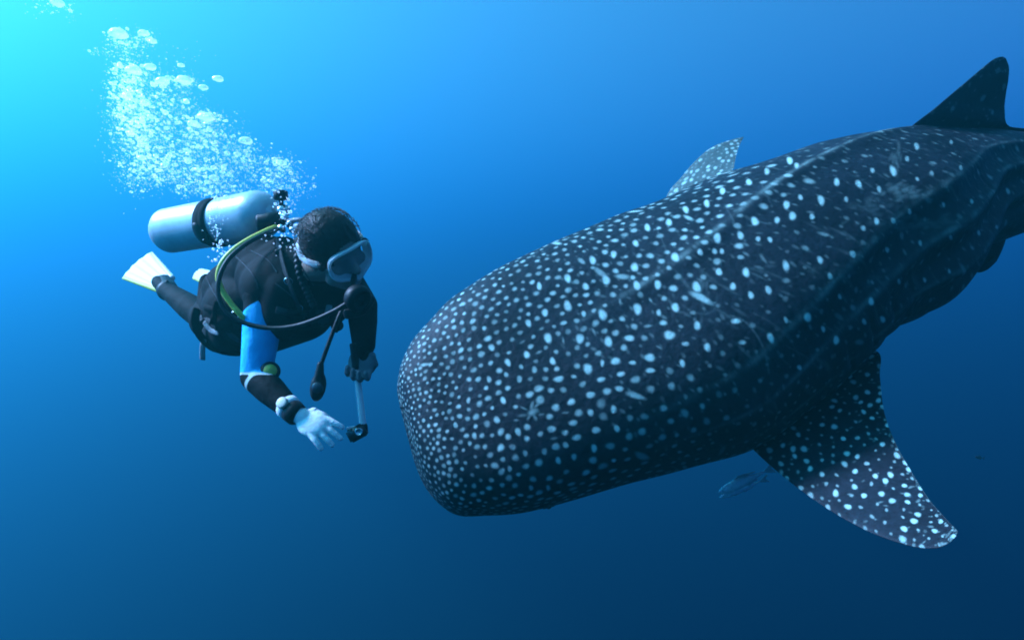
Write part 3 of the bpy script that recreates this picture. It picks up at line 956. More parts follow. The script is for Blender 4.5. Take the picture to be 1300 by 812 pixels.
def build_hand(name, wrist, palm_dir, across, normal, mat, parent, scale, fingers, thumb):
    """palm and five bent fingers; fingers = (spread deg, curl deg, length factor), thumb = (point offsets)"""
    d, a = unit(palm_dir), unit(across)
    nn = unit(normal)
    S = scale
    parts = [cone_arrays(wrist - d * .03 * S, .027 * S, wrist + d * .012 * S, .027 * S)]
    pc = wrist + d * .052 * S
    parts.append(ell_arrays(pc, [d, a, nn], [.053 * S, .044 * S, .019 * S]))
    for k, (spread, curl, lf) in enumerate(fingers):
        o = (k - 1.5) * .0205 * S
        base = wrist + d * (.084 - .006 * abs(k - 1.3)) * S + a * o
        ang = R(spread)
        v = d * math.cos(ang) + a * math.sin(ang)
        p = base - v * .02 * S
        q = base
        parts.append(cone_arrays(p, .0115 * S, q, .0105 * S, 12))
        c = 0
        for seg, (ln, r) in enumerate(((.040, .0098), (.026, .0090), (.021, .0080))):
            c += R(curl) * (0.7 if seg == 0 else 1.0)
            w = v * math.cos(c) + nn * math.sin(c)
            q2 = q + w * ln * lf * S
            parts.append(cone_arrays(q, r * 1.06 * S, q2, r * S, 12))
            q = q2
    q = wrist + d * .028 * S + a * thumb[0] * .030 * S
    parts.append(cone_arrays(wrist + d * .02 * S + a * thumb[0] * .01 * S, .016 * S, q, .0145 * S, 12))
    for (f, s_, n_), ln, r in zip(thumb[1], (.034, .028), (.0118, .0098)):
        q2 = q + unit(d * f + a * s_ * thumb[0] + nn * n_) * ln * S
        parts.append(cone_arrays(q, r * 1.05 * S, q2, r * S, 12))
        q = q2
    return blob(name, parts, mat, parent, .0032, 3)


def build_diver():
    root = thing("person", J['pelvis'], "diver in black wetsuit with blue sleeve, white mask and gloves, reaching down", "person")
    c = cone_arrays
    j = J
    lat = unit(j['lsh'] - j['rsh'])
    up = unit(j['chest'] - j['pelvis'])
    front = unit(np.cross(lat, up))
    if front[2] > 0: front = -front
    lat = np.cross(up, front); lat = lat if lat @ (j['lsh'] - j['rsh']) > 0 else -lat
    ax = [lat, front, up]
    parts = [
        ell_arrays(j['chest'] + up * .02, ax, [.165, .115, .17]),
        ell_arrays(j['waist'], ax, [.145, .105, .19]),
        ell_arrays(j['pelvis'], ax, [.135, .105, .12]),
        c(j['chest'], .12, j['waist'], .11), c(j['waist'], .11, j['pelvis'], .12),
        c(j['chest'] + up * .10, .085, j['neck'], .060), c(j['neck'], .058, hp(-.03, 0, -.06), .056),
        c(j['chest'] + lat * .05, .095, j['lsh'], .072), c(j['chest'] - lat * .05, .095, j['rsh'], .074),
        c(j['rsh'], .070, j['rsh'] * .55 + j['rel'] * .45, .062), c(j['rsh'] * .55 + j['rel'] * .45, .062, j['rel'], .051),
        c(j['rel'], .051, j['rel'] * .6 + j['rwr'] * .4, .049), c(j['rel'] * .6 + j['rwr'] * .4, .049, j['rwr'], .033),
        c(j['lsh'], .068, j['lel'], .054), c(j['lel'], .053, j['lel'] * .6 + j['lwr'] * .4, .050), c(j['lel'] * .6 + j['lwr'] * .4, .050, j['lwr'], .039),
        c(j['rhip'], .080, j['rkn'], .064), c(j['rkn'], .064, j['rkn'] * .65 + j['ran'] * .35, .062), c(j['rkn'] * .65 + j['ran'] * .35, .062, j['ran'], .042),
        c(j['lhip'], .080, j['lkn'], .064), c(j['lkn'], .064, j['lkn'] * .65 + j['lan'] * .35, .062), c(j['lkn'] * .65 + j['lan'] * .35, .062, j['lan'], .042),
        # feet inside the fin pockets
        c(j['ran'], .042, j['ran'] + np.array([-.10, .10, .05]), .034), c(j['lan'], .042, j['lan'] + np.array([-.10, .10, .05]), .034),
        # hands inside the gloves
        c(j['rwr'], .026, at(388, 532, 2.12), .014), c(j['lwr'], .03, at(462, 455, 2.25), .022),
        # skull, jaw, cheeks, nose, brow, ears
        ell_arrays(hp(0, 0, .015), [HF, HL, HU], [.098, .078, .105]),
        ell_arrays(hp(.030, 0, -.055), [HF, HL, HU], [.066, .060, .072]),
        c(hp(.055, 0, -.095), .026, hp(.062, 0, -.11), .020),
        c(hp(.03, -.05, -.075), .022, hp(.06, -.015, -.105), .02), c(hp(.03, .05, -.075), .022, hp(.06, .015, -.105), .02),
        c(hp(.092, 0, .012), .010, hp(.112, 0, -.028), .015), c(hp(.098, -.010, -.030), .009, hp(.098, .010, -.030), .009),
        c(hp(.088, -.03, .022), .011, hp(.088, .03, .022), .011),
        ell_arrays(hp(.066, -.040, -.025), [HF, HL, HU], [.024, .028, .026]), ell_arrays(hp(.066, .040, -.025), [HF, HL, HU], [.024, .028, .026]),
        ell_arrays(hp(-.008, -.079, -.012), [HF, HL, HU], [.020, .009, .031]), ell_arrays(hp(-.008, .079, -.012), [HF, HL, HU], [.020, .009, .031]),
        c(hp(.090, -.018, -.058), .008, hp(.090, .018, -.058), .008), c(hp(.088, -.015, -.070), .009, hp(.088, .015, -.070), .009),
    ]
    body = blob("body", parts, SUIT, root, .0056, 5)
    co = coords(body)
    rel = co - CH
    u_ = rel @ HU; f_ = rel @ HF
    dist = np.linalg.norm(rel, axis=1)
    skin = smoothstep(.185, .165, dist) * smoothstep(-.135, -.115, u_ + .25 * f_)
    add_attr(body, "skin", skin)

    def along(p, q):
        d = q - p; L2 = d @ d
        t = ((co - p) @ d) / L2
        r = np.linalg.norm(co - (p + np.outer(np.clip(t, 0, 1.2), d)), axis=1)
        return t, r
    t, r = along(j['rsh'], j['rel'])
    arm = (r < .085) & (np.linalg.norm(co - j['chest'], axis=1) > .15)
    out = ((co - j['rsh']) @ (-lat))
    blue = arm * smoothstep(.05, .09, t - .10 * np.abs(np.clip((co - j['rsh']) @ np.array([1, 0, 0.0]) - .02, -.08, .08)) / .05) * smoothstep(.985, .965, t)
    add_attr(body, "blue", blue)
    t2, r2 = along(j['rel'], j['rwr'])
    line = arm * np.exp(-((t - .985) / .016) ** 2) + (r2 < .06) * np.exp(-((t2 - .13 + .25 * (t - 1)) / .05) ** 2) * (t > .99) * .8
    line = np.maximum(line, arm * np.exp(-((t - .43) / .008) ** 2) * .42)
    add_attr(body, "line", line)

    # hair: a tight dark cap gathered at the back, with loose strands
    parts = [ell_arrays(hp(-.010, 0, .030), [HF, HL, HU], [.110, .089, .103]),
             ell_arrays(hp(-.055, 0, -.01), [HF, HL, HU], [.070, .082, .085]),
             c(hp(-.11, 0, .0), .030, hp(-.135, 0, -.03), .026)]
    hair = blob("hair", parts, HAIRM, root, .0048, 3)
    hv = coords(hair)
    rel = hv - CH
    push = np.array([noise.noise(Vector((a @ HL * 70, a @ HF * 14, a @ HU * 18))) for a in rel]) * .0035
    hv = hv + unitv(rel) * push[:, None]
    hair.data.vertices.foreach_set("co", hv.astype(np.float32).ravel())
    bm = bmesh.new(); bm.from_mesh(hair.data)
    # keep the face free
    kill = [v for v in bm.verts if (np.array(v.co) - CH) @ HF > .078 + .35 * max(0, (np.array(v.co) - CH) @ HU - .02) or ((np.array(v.co) - CH) @ HU < -.085)
            or ((np.array(v.co) - CH) @ HU < -.03 and (np.array(v.co) - CH) @ HF > -.02)]
    bmesh.ops.delete(bm, geom=kill, context='VERTS'); bm.to_mesh(hair.data); bm.free()
    rr = np.random.default_rng(5)
    strands = []
    for k in range(420):
        a, b_ = rr.uniform(-1, 1), rr.uniform(-.3, 1)
        d0 = unit(HF * rr.uniform(-.9, .45) + HL * rr.uniform(-1, 1) + HU * rr.uniform(.0, 1.0))
        p0 = hp(-.016, 0, .03) + d0 * np.array([.101])
        tdir = unit(-HF * rr.uniform(.4, 1) + HL * rr.uniform(-.3, .3) + HU * rr.uniform(-.4, .2))
        tdir = unit(tdir - d0 * (tdir @ d0))
        ln = rr.uniform(.02, .045)
        path = [p0 + tdir * ln * s_ + d0 * (.003 + rr.uniform(.0, .005) * s_ * s_ - .25 * ln * s_ * s_ * .5) for s_ in np.linspace(0, 1, 4)]
        strands.append(tube_arrays(path, [.0011, .001, .0008, .0003], 4))
    V, q = join_arrays(strands)
    st = mesh_from("loose_hair", V, q, HAIRM, hair)
    st["kind"] = "stuff"

    # mask: white skirt and frame, clear lens, split white strap
    mk = thing("x", (0, 0, 0), "", "")
    bpy.data.objects.remove(mk)
    a = np.linspace(0, 2 * np.pi, 64, endpoint=False)
    sx = np.sign(np.cos(a)) * np.abs(np.cos(a)) ** .62
    sy = np.sign(np.sin(a)) * np.abs(np.sin(a)) ** .72

    def loop(f0, w, h, drop=0.0, wrap=4.2):
        l_ = sx * w
        u__ = sy * h + .004 + np.where(sy < 0, -drop * np.exp(-(l_ / .022) ** 2), 0)
        return np.array([hp(f0 - wrap * x * x, x, y) for x, y in zip(l_, u__)])
    rings = [loop(.080, .066, .042, .012, 3.0), loop(.088, .071, .045, .014, 3.4), loop(.100, .075, .049, .016, 3.8), loop(.108, .079, .053, .017, 3.8), loop(.112, .080, .054, .017, 3.8),
             loop(.114, .078, .052, .016, 3.8), loop(.113, .073, .047, .014, 3.8), loop(.108, .071, .045, .013, 3.8), loop(.095, .067, .038, .012, 3.6), loop(.081, .062, .037, .011, 3.0)]
    V = np.array(rings)
    mask = mesh_from("dive_mask", V.reshape(-1, 3), grid_quads(len(rings), 64)[:, ::-1], SILICONE, root)
    glass, n, l = new_mat("mask_lens")
    b = n["Principled BSDF"]
    b.inputs["Base Color"].default_value = (.75, .9, 1, 1); b.inputs["Roughness"].default_value = .08
    b.inputs["Alpha"].default_value = .13; b.inputs["Specular IOR Level"].default_value = .7
    b.inputs["Base Color"].default_value = (.35, .5, .6, 1)
    lr = [loop(.1105, .0715 * f, .0455 * f, .012 * f, 3.8) for f in (1, .66, .33, .01)]
    mesh_from("lens", np.array(lr).reshape(-1, 3), grid_quads(4, 64), glass, mask)
    # frame band round the front edge
    path = np.vstack([loop(.113, .077, .051, .016, 3.8), loop(.113, .077, .051, .016, 3.8)[:2]])
    tube("frame", path, .0052, SILICONE, mask, 8, cap=False)
    for s in (-1, 1):                                    # strap, split at the back
        for dz in (-.020, .022):
            pts = []
            for k, t_ in enumerate(np.linspace(0, 1, 16)):
                an = R(62 + 118 * t_) * s
                rr_ = np.array([.116 * math.cos(an), .098 * math.sin(an)])
                pts.append(hp(rr_[0] - .012, rr_[1], .012 + dz * smoothstep(.25, .7, t_) - .010 * t_))
            tube("strap", pts, .0105, SILICONE, mask, 8, .28, n=24)
        lathe("buckle", hp(.058, s * .084, .010), HL * s, [(-.004, .001), (-.004, .014), (.006, .014), (.009, .010), (.0095, .001)], RUBBER, mask, 14)

    # gloves
    d = unit(at(434, 560, 2.06) - at(382, 528, 2.13))
    bk = unit([-.45, -.50, .74]); bk = unit(bk - d * (bk @ d))       # back of the hand, towards the sun
    ac = np.cross(bk, d)
    if ac[2] > 0: ac = -ac                                # from the forefinger to the little finger
    g = build_hand("glove", at(381, 527, 2.13), d, ac, -bk, GLOVE, root, 1.06, [(-9, 10, .66), (-1, 14, .80), (7, 16, .76), (16, 16, .62)], (-1, [(.9, .25, .3), (.95, .1, .45)]))
    g["label"] = "white glove on the open right hand, fingers spread"
    pole_top, pole_bot = at(452, 466, 2.235), at(461, 546, 2.235)
    pd = unit(pole_top - pole_bot)
    d2 = unit(at(459, 470, 2.235) - j['lwr'])
    ac2 = unit(pd - d2 * (pd @ d2)) if abs(pd @ d2) < .9 else unit(np.cross(d2, [0, 1, 0]))
    g2p = at(462, 440, 2.26)
    dd = unit(np.array([-.10, -.22, -.95])); aa = unit(np.cross(dd, np.array([0, -1.0, .0]))); n2 = np.cross(dd, aa)
    if n2[1] > 0: n2 = -n2
    g = build_hand("glove", g2p, dd, aa, -n2 * 0 + unit(np.cross(aa, dd)) * (1 if unit(np.cross(aa, dd))[1] < 0 else -1), GREYGLOVE, root, 1.02,
                   [(-3, 52, .92), (0, 55, 1.0), (2, 57, .98), (5, 58, .82)], (-1, [(.75, .35, -.7), (.8, -.5, -.55)]))
    g["label"] = "grey glove closed round the white camera pole"

    # buoyancy vest: puffed shoulders, side pockets and belt
    lift = -front
    vp = [ell_arrays(j['chest'] + lift * .05, ax, [.185, .13, .19]),
          ell_arrays(j['waist'] + lift * .03, ax, [.175, .13, .21]),
          c(at(338, 330, 2.45), .095, at(292, 368, 2.64), .105), c(at(360, 322, 2.38), .065, at(335, 352, 2.40), .10),
          c(j['chest'] - lat * .10 + up * .10 + lift * .02, .075, j['chest'] - lat * .11 + up * .02 + front * .07, .07),
          c(j['chest'] + lat * .10 + up * .10 + lift * .02, .075, j['chest'] + lat * .11 + up * .02 + front * .07, .07),
          c(j['waist'] - lat * .11 + front * .05, .078, j['pelvis'] - lat * .07 + front * .07 + up * .06, .070),
          c(j['waist'] + lat * .11 + front * .05, .078, j['pelvis'] + lat * .07 + front * .07 + up * .06, .070),
          c(j['chest'] + front * .05, .12, j['waist'] + front * .06, .12), c(j['waist'] + front * .05, .125, j['pelvis'] + front * .03 + up * .03, .105),
          c(j['pelvis'] + lift * .02 + up * .03, .11, j['waist'] + lift * .05, .12), c(at(262, 356, 2.72), .03, at(268, 398, 2.66), .06)]
    vest = blob("buoyancy_vest", vp, NYLON, root, .0070, 22)
    # belt straps and buckles of the vest
    for off, wd in ((.06, .016), (-.10, .018)):
        pts = [j['waist'] + up * off + lat * .185 * math.cos(t_) + front * (.135 * math.sin(t_) + .01) for t_ in np.linspace(-.5, math.pi + .5, 30)]
        tube("belt", pts, wd, NYLON, vest, 8, .25)
    bk = j['waist'] - up * .10 - lat * .17 + front * .06
    tube("strap_end", [bk, bk - lat * .01 + front * .03 - up * .01, bk - lat * .012 + front * .07 - up * .03], .011, WEB, vest, 8, .3, n=10)
    bk = j['waist'] - up * .02 - lat * .19 + front * .0
    tube("strap_end", [bk, bk + front * .035 + up * .03, bk + front * .05 + up * .075], .010, WEB, vest, 8, .3, n=10)
    for px_, py_, Y, ex_, ey_ in ((418, 388, 2.24, 408, 410), (400, 380, 2.22, 392, 412), (432, 392, 2.25, 425, 420)):
        tube("strap_end", [at(px_, py_, Y), at((px_ + ex_) / 2 + 2, (py_ + ey_) / 2, Y - .01), at(ex_, ey_, Y)], .011, WEB if px_ == 418 else NYLON, vest, 8, .3, n=10)
    for px_, py_, Y in ((411, 407, 2.23), (428, 413, 2.26)):
        V, q = ell_arrays(at(px_, py_, Y), [[1, 0, 0], [0, 1, 0], [0, 0, 1]], [.022, .016, .020], 10, 14)
        mesh_from("buckle", V, q, RUBBER, vest)

    # straps, seams, rings and pocket flaps that lie on the suit and the vest
    from mathutils.bvhtree import BVHTree
    V, F, off = [], [], 0
    for o in (body, vest):
        co_ = coords(o)
        V += [tuple(v) for v in co_]
        F += [[off + i for i in p.vertices] for p in o.data.polygons]
        off += len(co_)
    tree = BVHTree.FromPolygons(V, F)

    def on_suit(px_, py_, lift_=.004):
        dr = Vector(unit(at(px_, py_, 1.0)))
        hit, nor, _, _ = tree.ray_cast(Vector((0, 0, 0)), dr)
        if hit is None: return None
        if nor.dot(dr) > 0: nor = -nor
        return np.array(hit) + np.array(nor) * lift_

    def lay(name, pts, wd, mat, flat=.3, lift_=.004):
        P2 = catmull(np.array([(x, y, 0) for x, y in pts], float), 26)
        Q = [q for q in (on_suit(x, y, lift_) for x, y, _ in P2) if q is not None]
        if len(Q) < 5: return
        Q = np.array(Q)
        for _ in range(3): Q[1:-1] = (Q[:-2] + 2 * Q[1:-1] + Q[2:]) / 4
        return tube(name, Q, wd, mat, vest, 8, flat)
    webm = simple("charcoal_webbing", (.035, .038, .042), .75, .15, bump=.5, bscale=200, var=.3, vscale=60)
    seamm = simple("seam_thread", (.05, .055, .06), .8, .1, var=.3)
    lay("shoulder_strap", [(352, 306), (358, 330), (364, 352), (374, 380), (384, 402)], .017, webm)
    lay("chest_strap", [(352, 392), (372, 396), (392, 396), (410, 394)], .013, webm)
    lay("waist_strap", [(256, 404), (272, 412), (290, 424), (304, 436)], .016, webm)
    lay("pocket_flap", [(262, 390), (276, 394), (292, 402), (304, 414)], .012, NYLON, .5, .006)
    for pts in ([(300, 326), (318, 344), (326, 358), (328, 366)], [(262, 352), (272, 372), (284, 390)], [(376, 318), (384, 340), (398, 362)], [(318, 318), (340, 330), (352, 346)], [(272, 398), (270, 412), (276, 424)],
                [(350, 360), (366, 372), (380, 386)]):
        lay("seam", pts, .0022, seamm, 1.0, .001)
    def pouch(x_, y_, w_, h_, dep, name):
        q = on_suit(x_, y_, 0)
        if q is None: return
        vd = unit(-q); rt2 = unit(np.cross([.25, 0, 1.0], vd)); up2 = np.cross(vd, rt2)
        bm_ = bmesh.new(); bmesh.ops.create_cube(bm_, size=1)
        bmesh.ops.bevel(bm_, geom=bm_.edges[:], offset=.22, segments=4, affect='EDGES')
        Vp = np.array([v.co[:] for v in bm_.verts]); Fp = [[v.index for v in f.verts] for f in bm_.faces]; bm_.free()
        return mesh_from(name, q + Vp[:, :1] * rt2 * w_ + Vp[:, 1:2] * up2 * h_ + Vp[:, 2:] * vd * dep, Fp, NYLON, vest)
    pouch(286, 408, .10, .075, .05, "pocket"); pouch(372, 398, .07, .055, .045, "pocket"); pouch(398, 404, .055, .05, .04, "pocket")
    pth = catmull([at(384, 292, 2.22), at(378, 318, 2.17), at(380, 345, 2.15), at(390, 370, 2.16), at(398, 388, 2.17)], 64)
    tube("inflator_hose", pth, .0115 + .0022 * np.sin(np.arange(64) * 1.6), RUBBER, vest, 12)
    for x_, y_ in ((300, 398), (366, 358), (378, 390), (284, 420)):
        q = on_suit(x_, y_, .006)
        if q is None: continue
        a_ = np.linspace(0, 2 * np.pi, 17)
        up2 = unit(np.array([.4, -.1, .8])); rt2 = unit(np.cross(up2, -q))
        tube("d_ring", [q + rt2 * .013 * math.cos(b_) + up2 * .011 * math.sin(b_) for b_ in a_], .0024, CHROME, vest, 6, cap=False)
    for x_, y_ in ((356, 322), (394, 396), (262, 407)):
        q = on_suit(x_, y_, .007)
        if q is None: continue
        Vb, qb = ell_arrays(q, [unit(np.cross([0, 0, 1.0], -q)), [0, 0, 1], unit(-q)], [.017, .012, .006], 8, 12)
        mesh_from("buckle", Vb, qb, RUBBER, vest)

    # wrist watch, wrist band, elbow pod
    ad = unit(j['rwr'] - j['rel'])
    w0 = j['rwr'] - ad * .028
    lathe("watch_band", w0 - ad * .014, ad, [(0, .036), (.003, .0395), (.025, .0385), (.028, .035)], WHITE, root, 28)
    lathe("cuff", w0 + ad * .016, ad, [(0, .035), (.003, .0385), (.030, .036), (.034, .031)], RUBBER, root, 28)
    side = unit(np.array([-.25, -.9, .5])); side = unit(side - ad * (side @ ad))
    lathe("watch", w0 + side * .034, side, [(0, .001), (0, .019), (.010, .019), (.012, .015), (.0115, .001)], simple("watch_face", (.55, .50, .42), .4, var=.3, vscale=60), root, 24)
    e0 = at(343, 471, 2.21)
    ev = unit([.35, -.85, .25])
    pod = lathe("elbow_pad", e0 - ev * .02, ev, [(0, .001), (0, .031), (.020, .033), (.028, .028), (.030, .022)], RUBBER, root, 28)
    lathe("gauge_face", e0 + ev * .0095, ev, [(0, .0215), (.002, .0205), (.0035, .001)], PANELM, pod, 28)

    # fins: dark foot pocket, white blade with yellow rails
    def swim_fin(foot, r0, r1, t0, t1, label):
        fo = lambda *p: at(*p)
        n_, m_ = 30, 17
        A = np.array([fo(*r0) * (1 - s) + fo(*t0) * s for s in np.linspace(0, 1, n_)])
        B = np.array([fo(*r1) * (1 - s) + fo(*t1) * s for s in np.linspace(0, 1, n_)])
        c_ = np.linspace(0, 1, m_)
        mid = A[:, None] * (1 - c_)[None, :, None] + B[:, None] * c_[None, :, None]
        du = np.gradient(mid, axis=0); dv = np.gradient(mid, axis=1)
        nr = unitv(np.cross(du, dv)); nr = nr * -np.sign(nr[n_ // 2, m_ // 2, 1])
        tt = .006 + .004 * (np.abs(np.sin(c_ * np.pi * 4)) ** 2)[None] * np.ones((n_, 1))
        mid = mid + (B - A)[:, None] * 0 + (fo(*t0) - fo(*r0)) * (.07 * np.sin(np.pi * c_))[None, :, None] * np.linspace(0, 1, n_)[:, None, None] ** 3
        ring = np.concatenate([mid + nr * tt[..., None], (mid - nr * tt[..., None])[:, ::-1]], 1)
        sh = np.linspace(1, .02, 3)
        o = mesh_from("dive_fin", ring.reshape(-1, 3), np.vstack([grid_quads(n_, 2 * m_)]), FINWHITE, root)
        bm = bmesh.new(); bm.from_mesh(o.data)
        bm.verts.ensure_lookup_table()
        for row in (0, n_ - 1):
            for k in range(m_ - 1):
                b0 = row * 2 * m_
                bm.faces.new([bm.verts[b0 + k], bm.verts[b0 + k + 1], bm.verts[b0 + 2 * m_ - 2 - k], bm.verts[b0 + 2 * m_ - 1 - k]])
        bmesh.ops.recalc_face_normals(bm, faces=bm.faces)
        bm.to_mesh(o.data); bm.free()
        tube("rail", [A[0], A[n_ // 2], A[-1]], [.014, .011, .006], WHITE, o, 10, n=14)
        tube("rail", [B[0], B[n_ // 2], B[-1]], [.014, .011, .008], FINYEL, o, 10, n=14)
        toe = (A[2] + B[2]) / 2
        pk = blob("foot_pocket", [c(foot, .052, toe, .046), c(foot * .5 + toe * .5, .050, A[3] * .75 + B[3] * .25, .024), c(foot * .5 + toe * .5, .050, B[3] * .75 + A[3] * .25, .024)], RUBBER, o, .007, 4)
        ank = unit(foot - toe)
        tube("fin_strap", [foot + ank * .02 + np.array([0, -.02, .055]), foot + ank * .06, foot + ank * .02 + np.array([0, .02, -.055])], .011, RUBBER, o, 8, .4, n=12)
        o["label"] = label
    swim_fin(J['ran'] + np.array([-.01, .02, .0]), (219, 353, 3.45), (203, 369, 3.40), (193, 321, 3.78), (157, 353, 3.68), "white swim fin with yellow rail on the trailing right foot")
    swim_fin(J['lan'] + np.array([-.01, .02, .0]), (288, 352, 3.72), (276, 366, 3.66), (256, 342, 4.15), (246, 353, 4.08), "white swim fin of the left foot, mostly hidden behind the body")
    return root


def build_scuba():
    tankm, n, l = new_mat("silver_tank")
    b = n["Principled BSDF"]
    b.inputs["Base Color"].default_value = (.50, .56, .58, 1); b.inputs["Roughness"].default_value = .42
    b.inputs["Metallic"].default_value = .25; b.inputs["Specular IOR Level"].default_value = .5
    tc = n.new("ShaderNodeTexCoord")
    t = n.new("ShaderNodeTexNoise"); t.inputs["Scale"].default_value = 9; t.inputs["Detail"].default_value = 8; t.inputs["Roughness"].default_value = .7
    l.new(tc.outputs["Object"], t.inputs["Vector"])
    r = n.new("ShaderNodeValToRGB")
    r.color_ramp.elements[0].position = .3; r.color_ramp.elements[0].color = (.44, .50, .52, 1)
    r.color_ramp.elements[1].position = .7; r.color_ramp.elements[1].color = (.66, .71, .72, 1)
    l.new(t.outputs["Fac"], r.inputs[0]); l.new(r.outputs[0], b.inputs["Base Color"])
    bp = n.new("ShaderNodeBump"); bp.inputs["Strength"].default_value = .08; bp.inputs["Distance"].default_value = .01
    l.new(t.outputs["Fac"], bp.inputs["Height"]); l.new(bp.outputs[0], b.inputs["Normal"])

    bot, top = at(209, 294, 2.83), at(346, 270, 2.48)
    ax = unit(top - bot); L = np.linalg.norm(top - bot)
    root = thing("scuba_tank", (bot + top) / 2, "silver scuba tank with black strap, valve and hoses on the diver's back", "scuba tank")
    rad = .093
    prof = [(0.004, .001), (.0, .05), (.004, .068), (.018, .082), (.04, rad)]
    prof += [(.04 + (L - .13) * s, rad) for s in np.linspace(.05, 1, 10)]
    prof += [(L - .09 + .09 * math.sin(a), .02 + (rad - .02) * math.cos(a)) for a in np.linspace(.15, 1.5, 12)]
    prof += [(L + .012, .019), (L + .013, .001)]
    lathe("cylinder", bot, ax, prof, tankm, root, 56)
    # cam strap with its buckle
    sc_ = L * .545
    st = lathe("tank_strap", bot + ax * sc_, ax, [(-.034, rad + .0005), (-.034, rad + .005), (-.004, rad + .006), (.0, rad + .004), (.004, rad + .006), (.034, rad + .005), (.034, rad + .0005)], NYLON, root, 56)
    sd = unit(np.array([.15, -.8, -.35])); sd = unit(sd - ax * (sd @ ax))
    sv = np.cross(ax, sd)
    b0 = bot + ax * sc_ + sd * (rad + .012)
    V, q = ell_arrays(b0, [ax, sv, sd], [.028, .045, .012], 8, 16)
    mesh_from("cam_buckle", V, q, RUBBER, st)
    for k in range(0):
        tube("webbing", [b0 - sv * .05 + ax * (.012 * k - .01), b0 - sv * (.09 + .02 * k) + sd * .012 + ax * .01 * k, b0 - sv * (.12 + .02 * k) + ax * (.02 * k)], .010, NYLON, st, 8, .3, n=10)
    # valve, knob and first stage
    vb = top + ax * .015
    vdir = unit(np.array([.25, -.2, .95])); vdir = unit(vdir - ax * (vdir @ ax))
    lathe("valve", vb, ax, [(0, .001), (0, .017), (.025, .017), (.030, .022), (.055, .022), (.058, .012), (.07, .012), (.071, .001)], CHROME, root, 24)
    kn = lathe("valve_knob", vb + ax * .035 + vdir * .045, vdir, [(-.035, .008), (-.004, .008), (-.004, .022), (.0, .026), (.026, .026), (.030, .020), (.031, .001)], RUBBER, root, 20)
    fs = at(348, 281, 2.42)
    fd = unit(fs - vb)
    fdir = unit(np.array([-.9, -.35, -.15]))
    lathe("first_stage", fs + fdir * .01, fdir, [(-.05, .001), (-.05, .020), (-.03, .022), (-.028, .033), (.015, .033), (.02, .030), (.045, .030), (.052, .022), (.053, .001)], RUBBER, root, 24)
    lathe("yoke", vb + ax * .04 - vdir * .01, unit(fs - vb), [(-.03, .001), (-.03, .014), (.0, .016), (.05, .016), (.055, .01), (.056, .001)], CHROME, root, 18)
    for k, (x, y, Y) in enumerate(((362, 276, 2.40), (369, 283, 2.36), (358, 290, 2.37), (372, 292, 2.34))):
        a_ = unit(rng.normal(size=3))
        lathe("hose_fitting", at(x, y, Y), a_, [(-.016, .001), (-.016, .009), (-.004, .009), (-.003, .012), (.008, .012), (.009, .008), (.018, .008), (.019, .001)], CHROME, root, 10)
    # hoses
    h = tube("hose", [at(350, 288, 2.39), at(338, 293, 2.34), at(318, 303, 2.27), at(298, 316, 2.23), at(283, 332, 2.21), at(277, 350, 2.21), at(282, 368, 2.22), at(294, 386, 2.225), at(306, 400, 2.23), at(318, 413, 2.28), at(332, 420, 2.36)], .0092, YELLOW, root, 12, n=90)
    h["label"] = "yellow hose looping over the diver's shoulder"
    h = tube("hose", [at(354, 290, 2.38), at(336, 297, 2.28), at(312, 310, 2.21), at(291, 328, 2.165), at(279, 350, 2.14), at(277, 372, 2.125), at(285, 392, 2.12), at(302, 406, 2.115), at(325, 414, 2.11), at(352, 416.5, 2.10), at(378, 413, 2.08), at(402, 405, 2.05), at(424, 395, 2.03), at(441, 385, 2.02), at(449, 381, 2.02)], .0075, RUBBER, root, 12, n=120)
    h["label"] = "long black hose running under the arm to the mouthpiece"
    tube("hose", [at(366, 281, 2.38), at(380, 279, 2.34), at(396, 284, 2.34), at(408, 298, 2.36)], .0085, simple("inflator_hose", (.16, .18, .20), .5, var=.3), root, 10, n=30)
    # mouthpiece (second stage) in front of the mouth
    rc = at(455, 379, 2.03)
    rf = unit(HF * .8 + np.array([.30, -.25, -.1]))
    reg = lathe("regulator", rc - rf * .02, rf, [(-.012, .001), (-.012, .028), (.0, .040), (.018, .043), (.030, .041), (.036, .033), (.037, .027), (.033, .025), (.033, .010), (.036, .008), (.037, .001)], RUBBER, root, 32)
    tube("exhaust_tee", [rc - rf * .01 - HU * .035 - HL * .05, rc - HU * .045, rc - rf * .01 - HU * .035 + HL * .05], [.015, .018, .015], RUBBER, reg, 12, n=14)
    tube("mouthpiece", [rc - rf * .03, (rc - rf * .03) * .5 + hp(.09, 0, -.062) * .5, hp(.085, 0, -.062)], [.019, .016, .017], RUBBER, reg, 14, .7, n=8)
    # hanging gauge console
    h = tube("hose", [at(440, 384, 2.12), at(432, 398, 2.10), at(424, 418, 2.09), at(415, 442, 2.085), at(408, 462, 2.08), at(405, 474, 2.08)], .0066, RUBBER, root, 10, n=50)
    h["label"] = "thin black hose hanging down to the gauge"
    g0, g1 = at(406, 470, 2.08), at(402, 508, 2.08)
    gd = unit(g1 - g0)
    V, q = join_arrays([ell_arrays((g0 + g1) / 2 + gd * .004, [gd, [1, 0, .1], [0, 1, 0]], [.047, .0255, .017], 18, 24), cone_arrays(g0 - gd * .018, .011, g0 + gd * .02, .016, 14)])
    gg = blob("gauge", [(V, q)], RUBBER, h, .004, 3)
    lathe("gauge_glass", at(402.5, 492, 2.058), [-.05, -1, .05], [(-.006, .017), (.0, .0175), (.003, .016), (.0035, .001)], simple("gauge_glass", (.02, .03, .04), .15, .5), gg, 20)
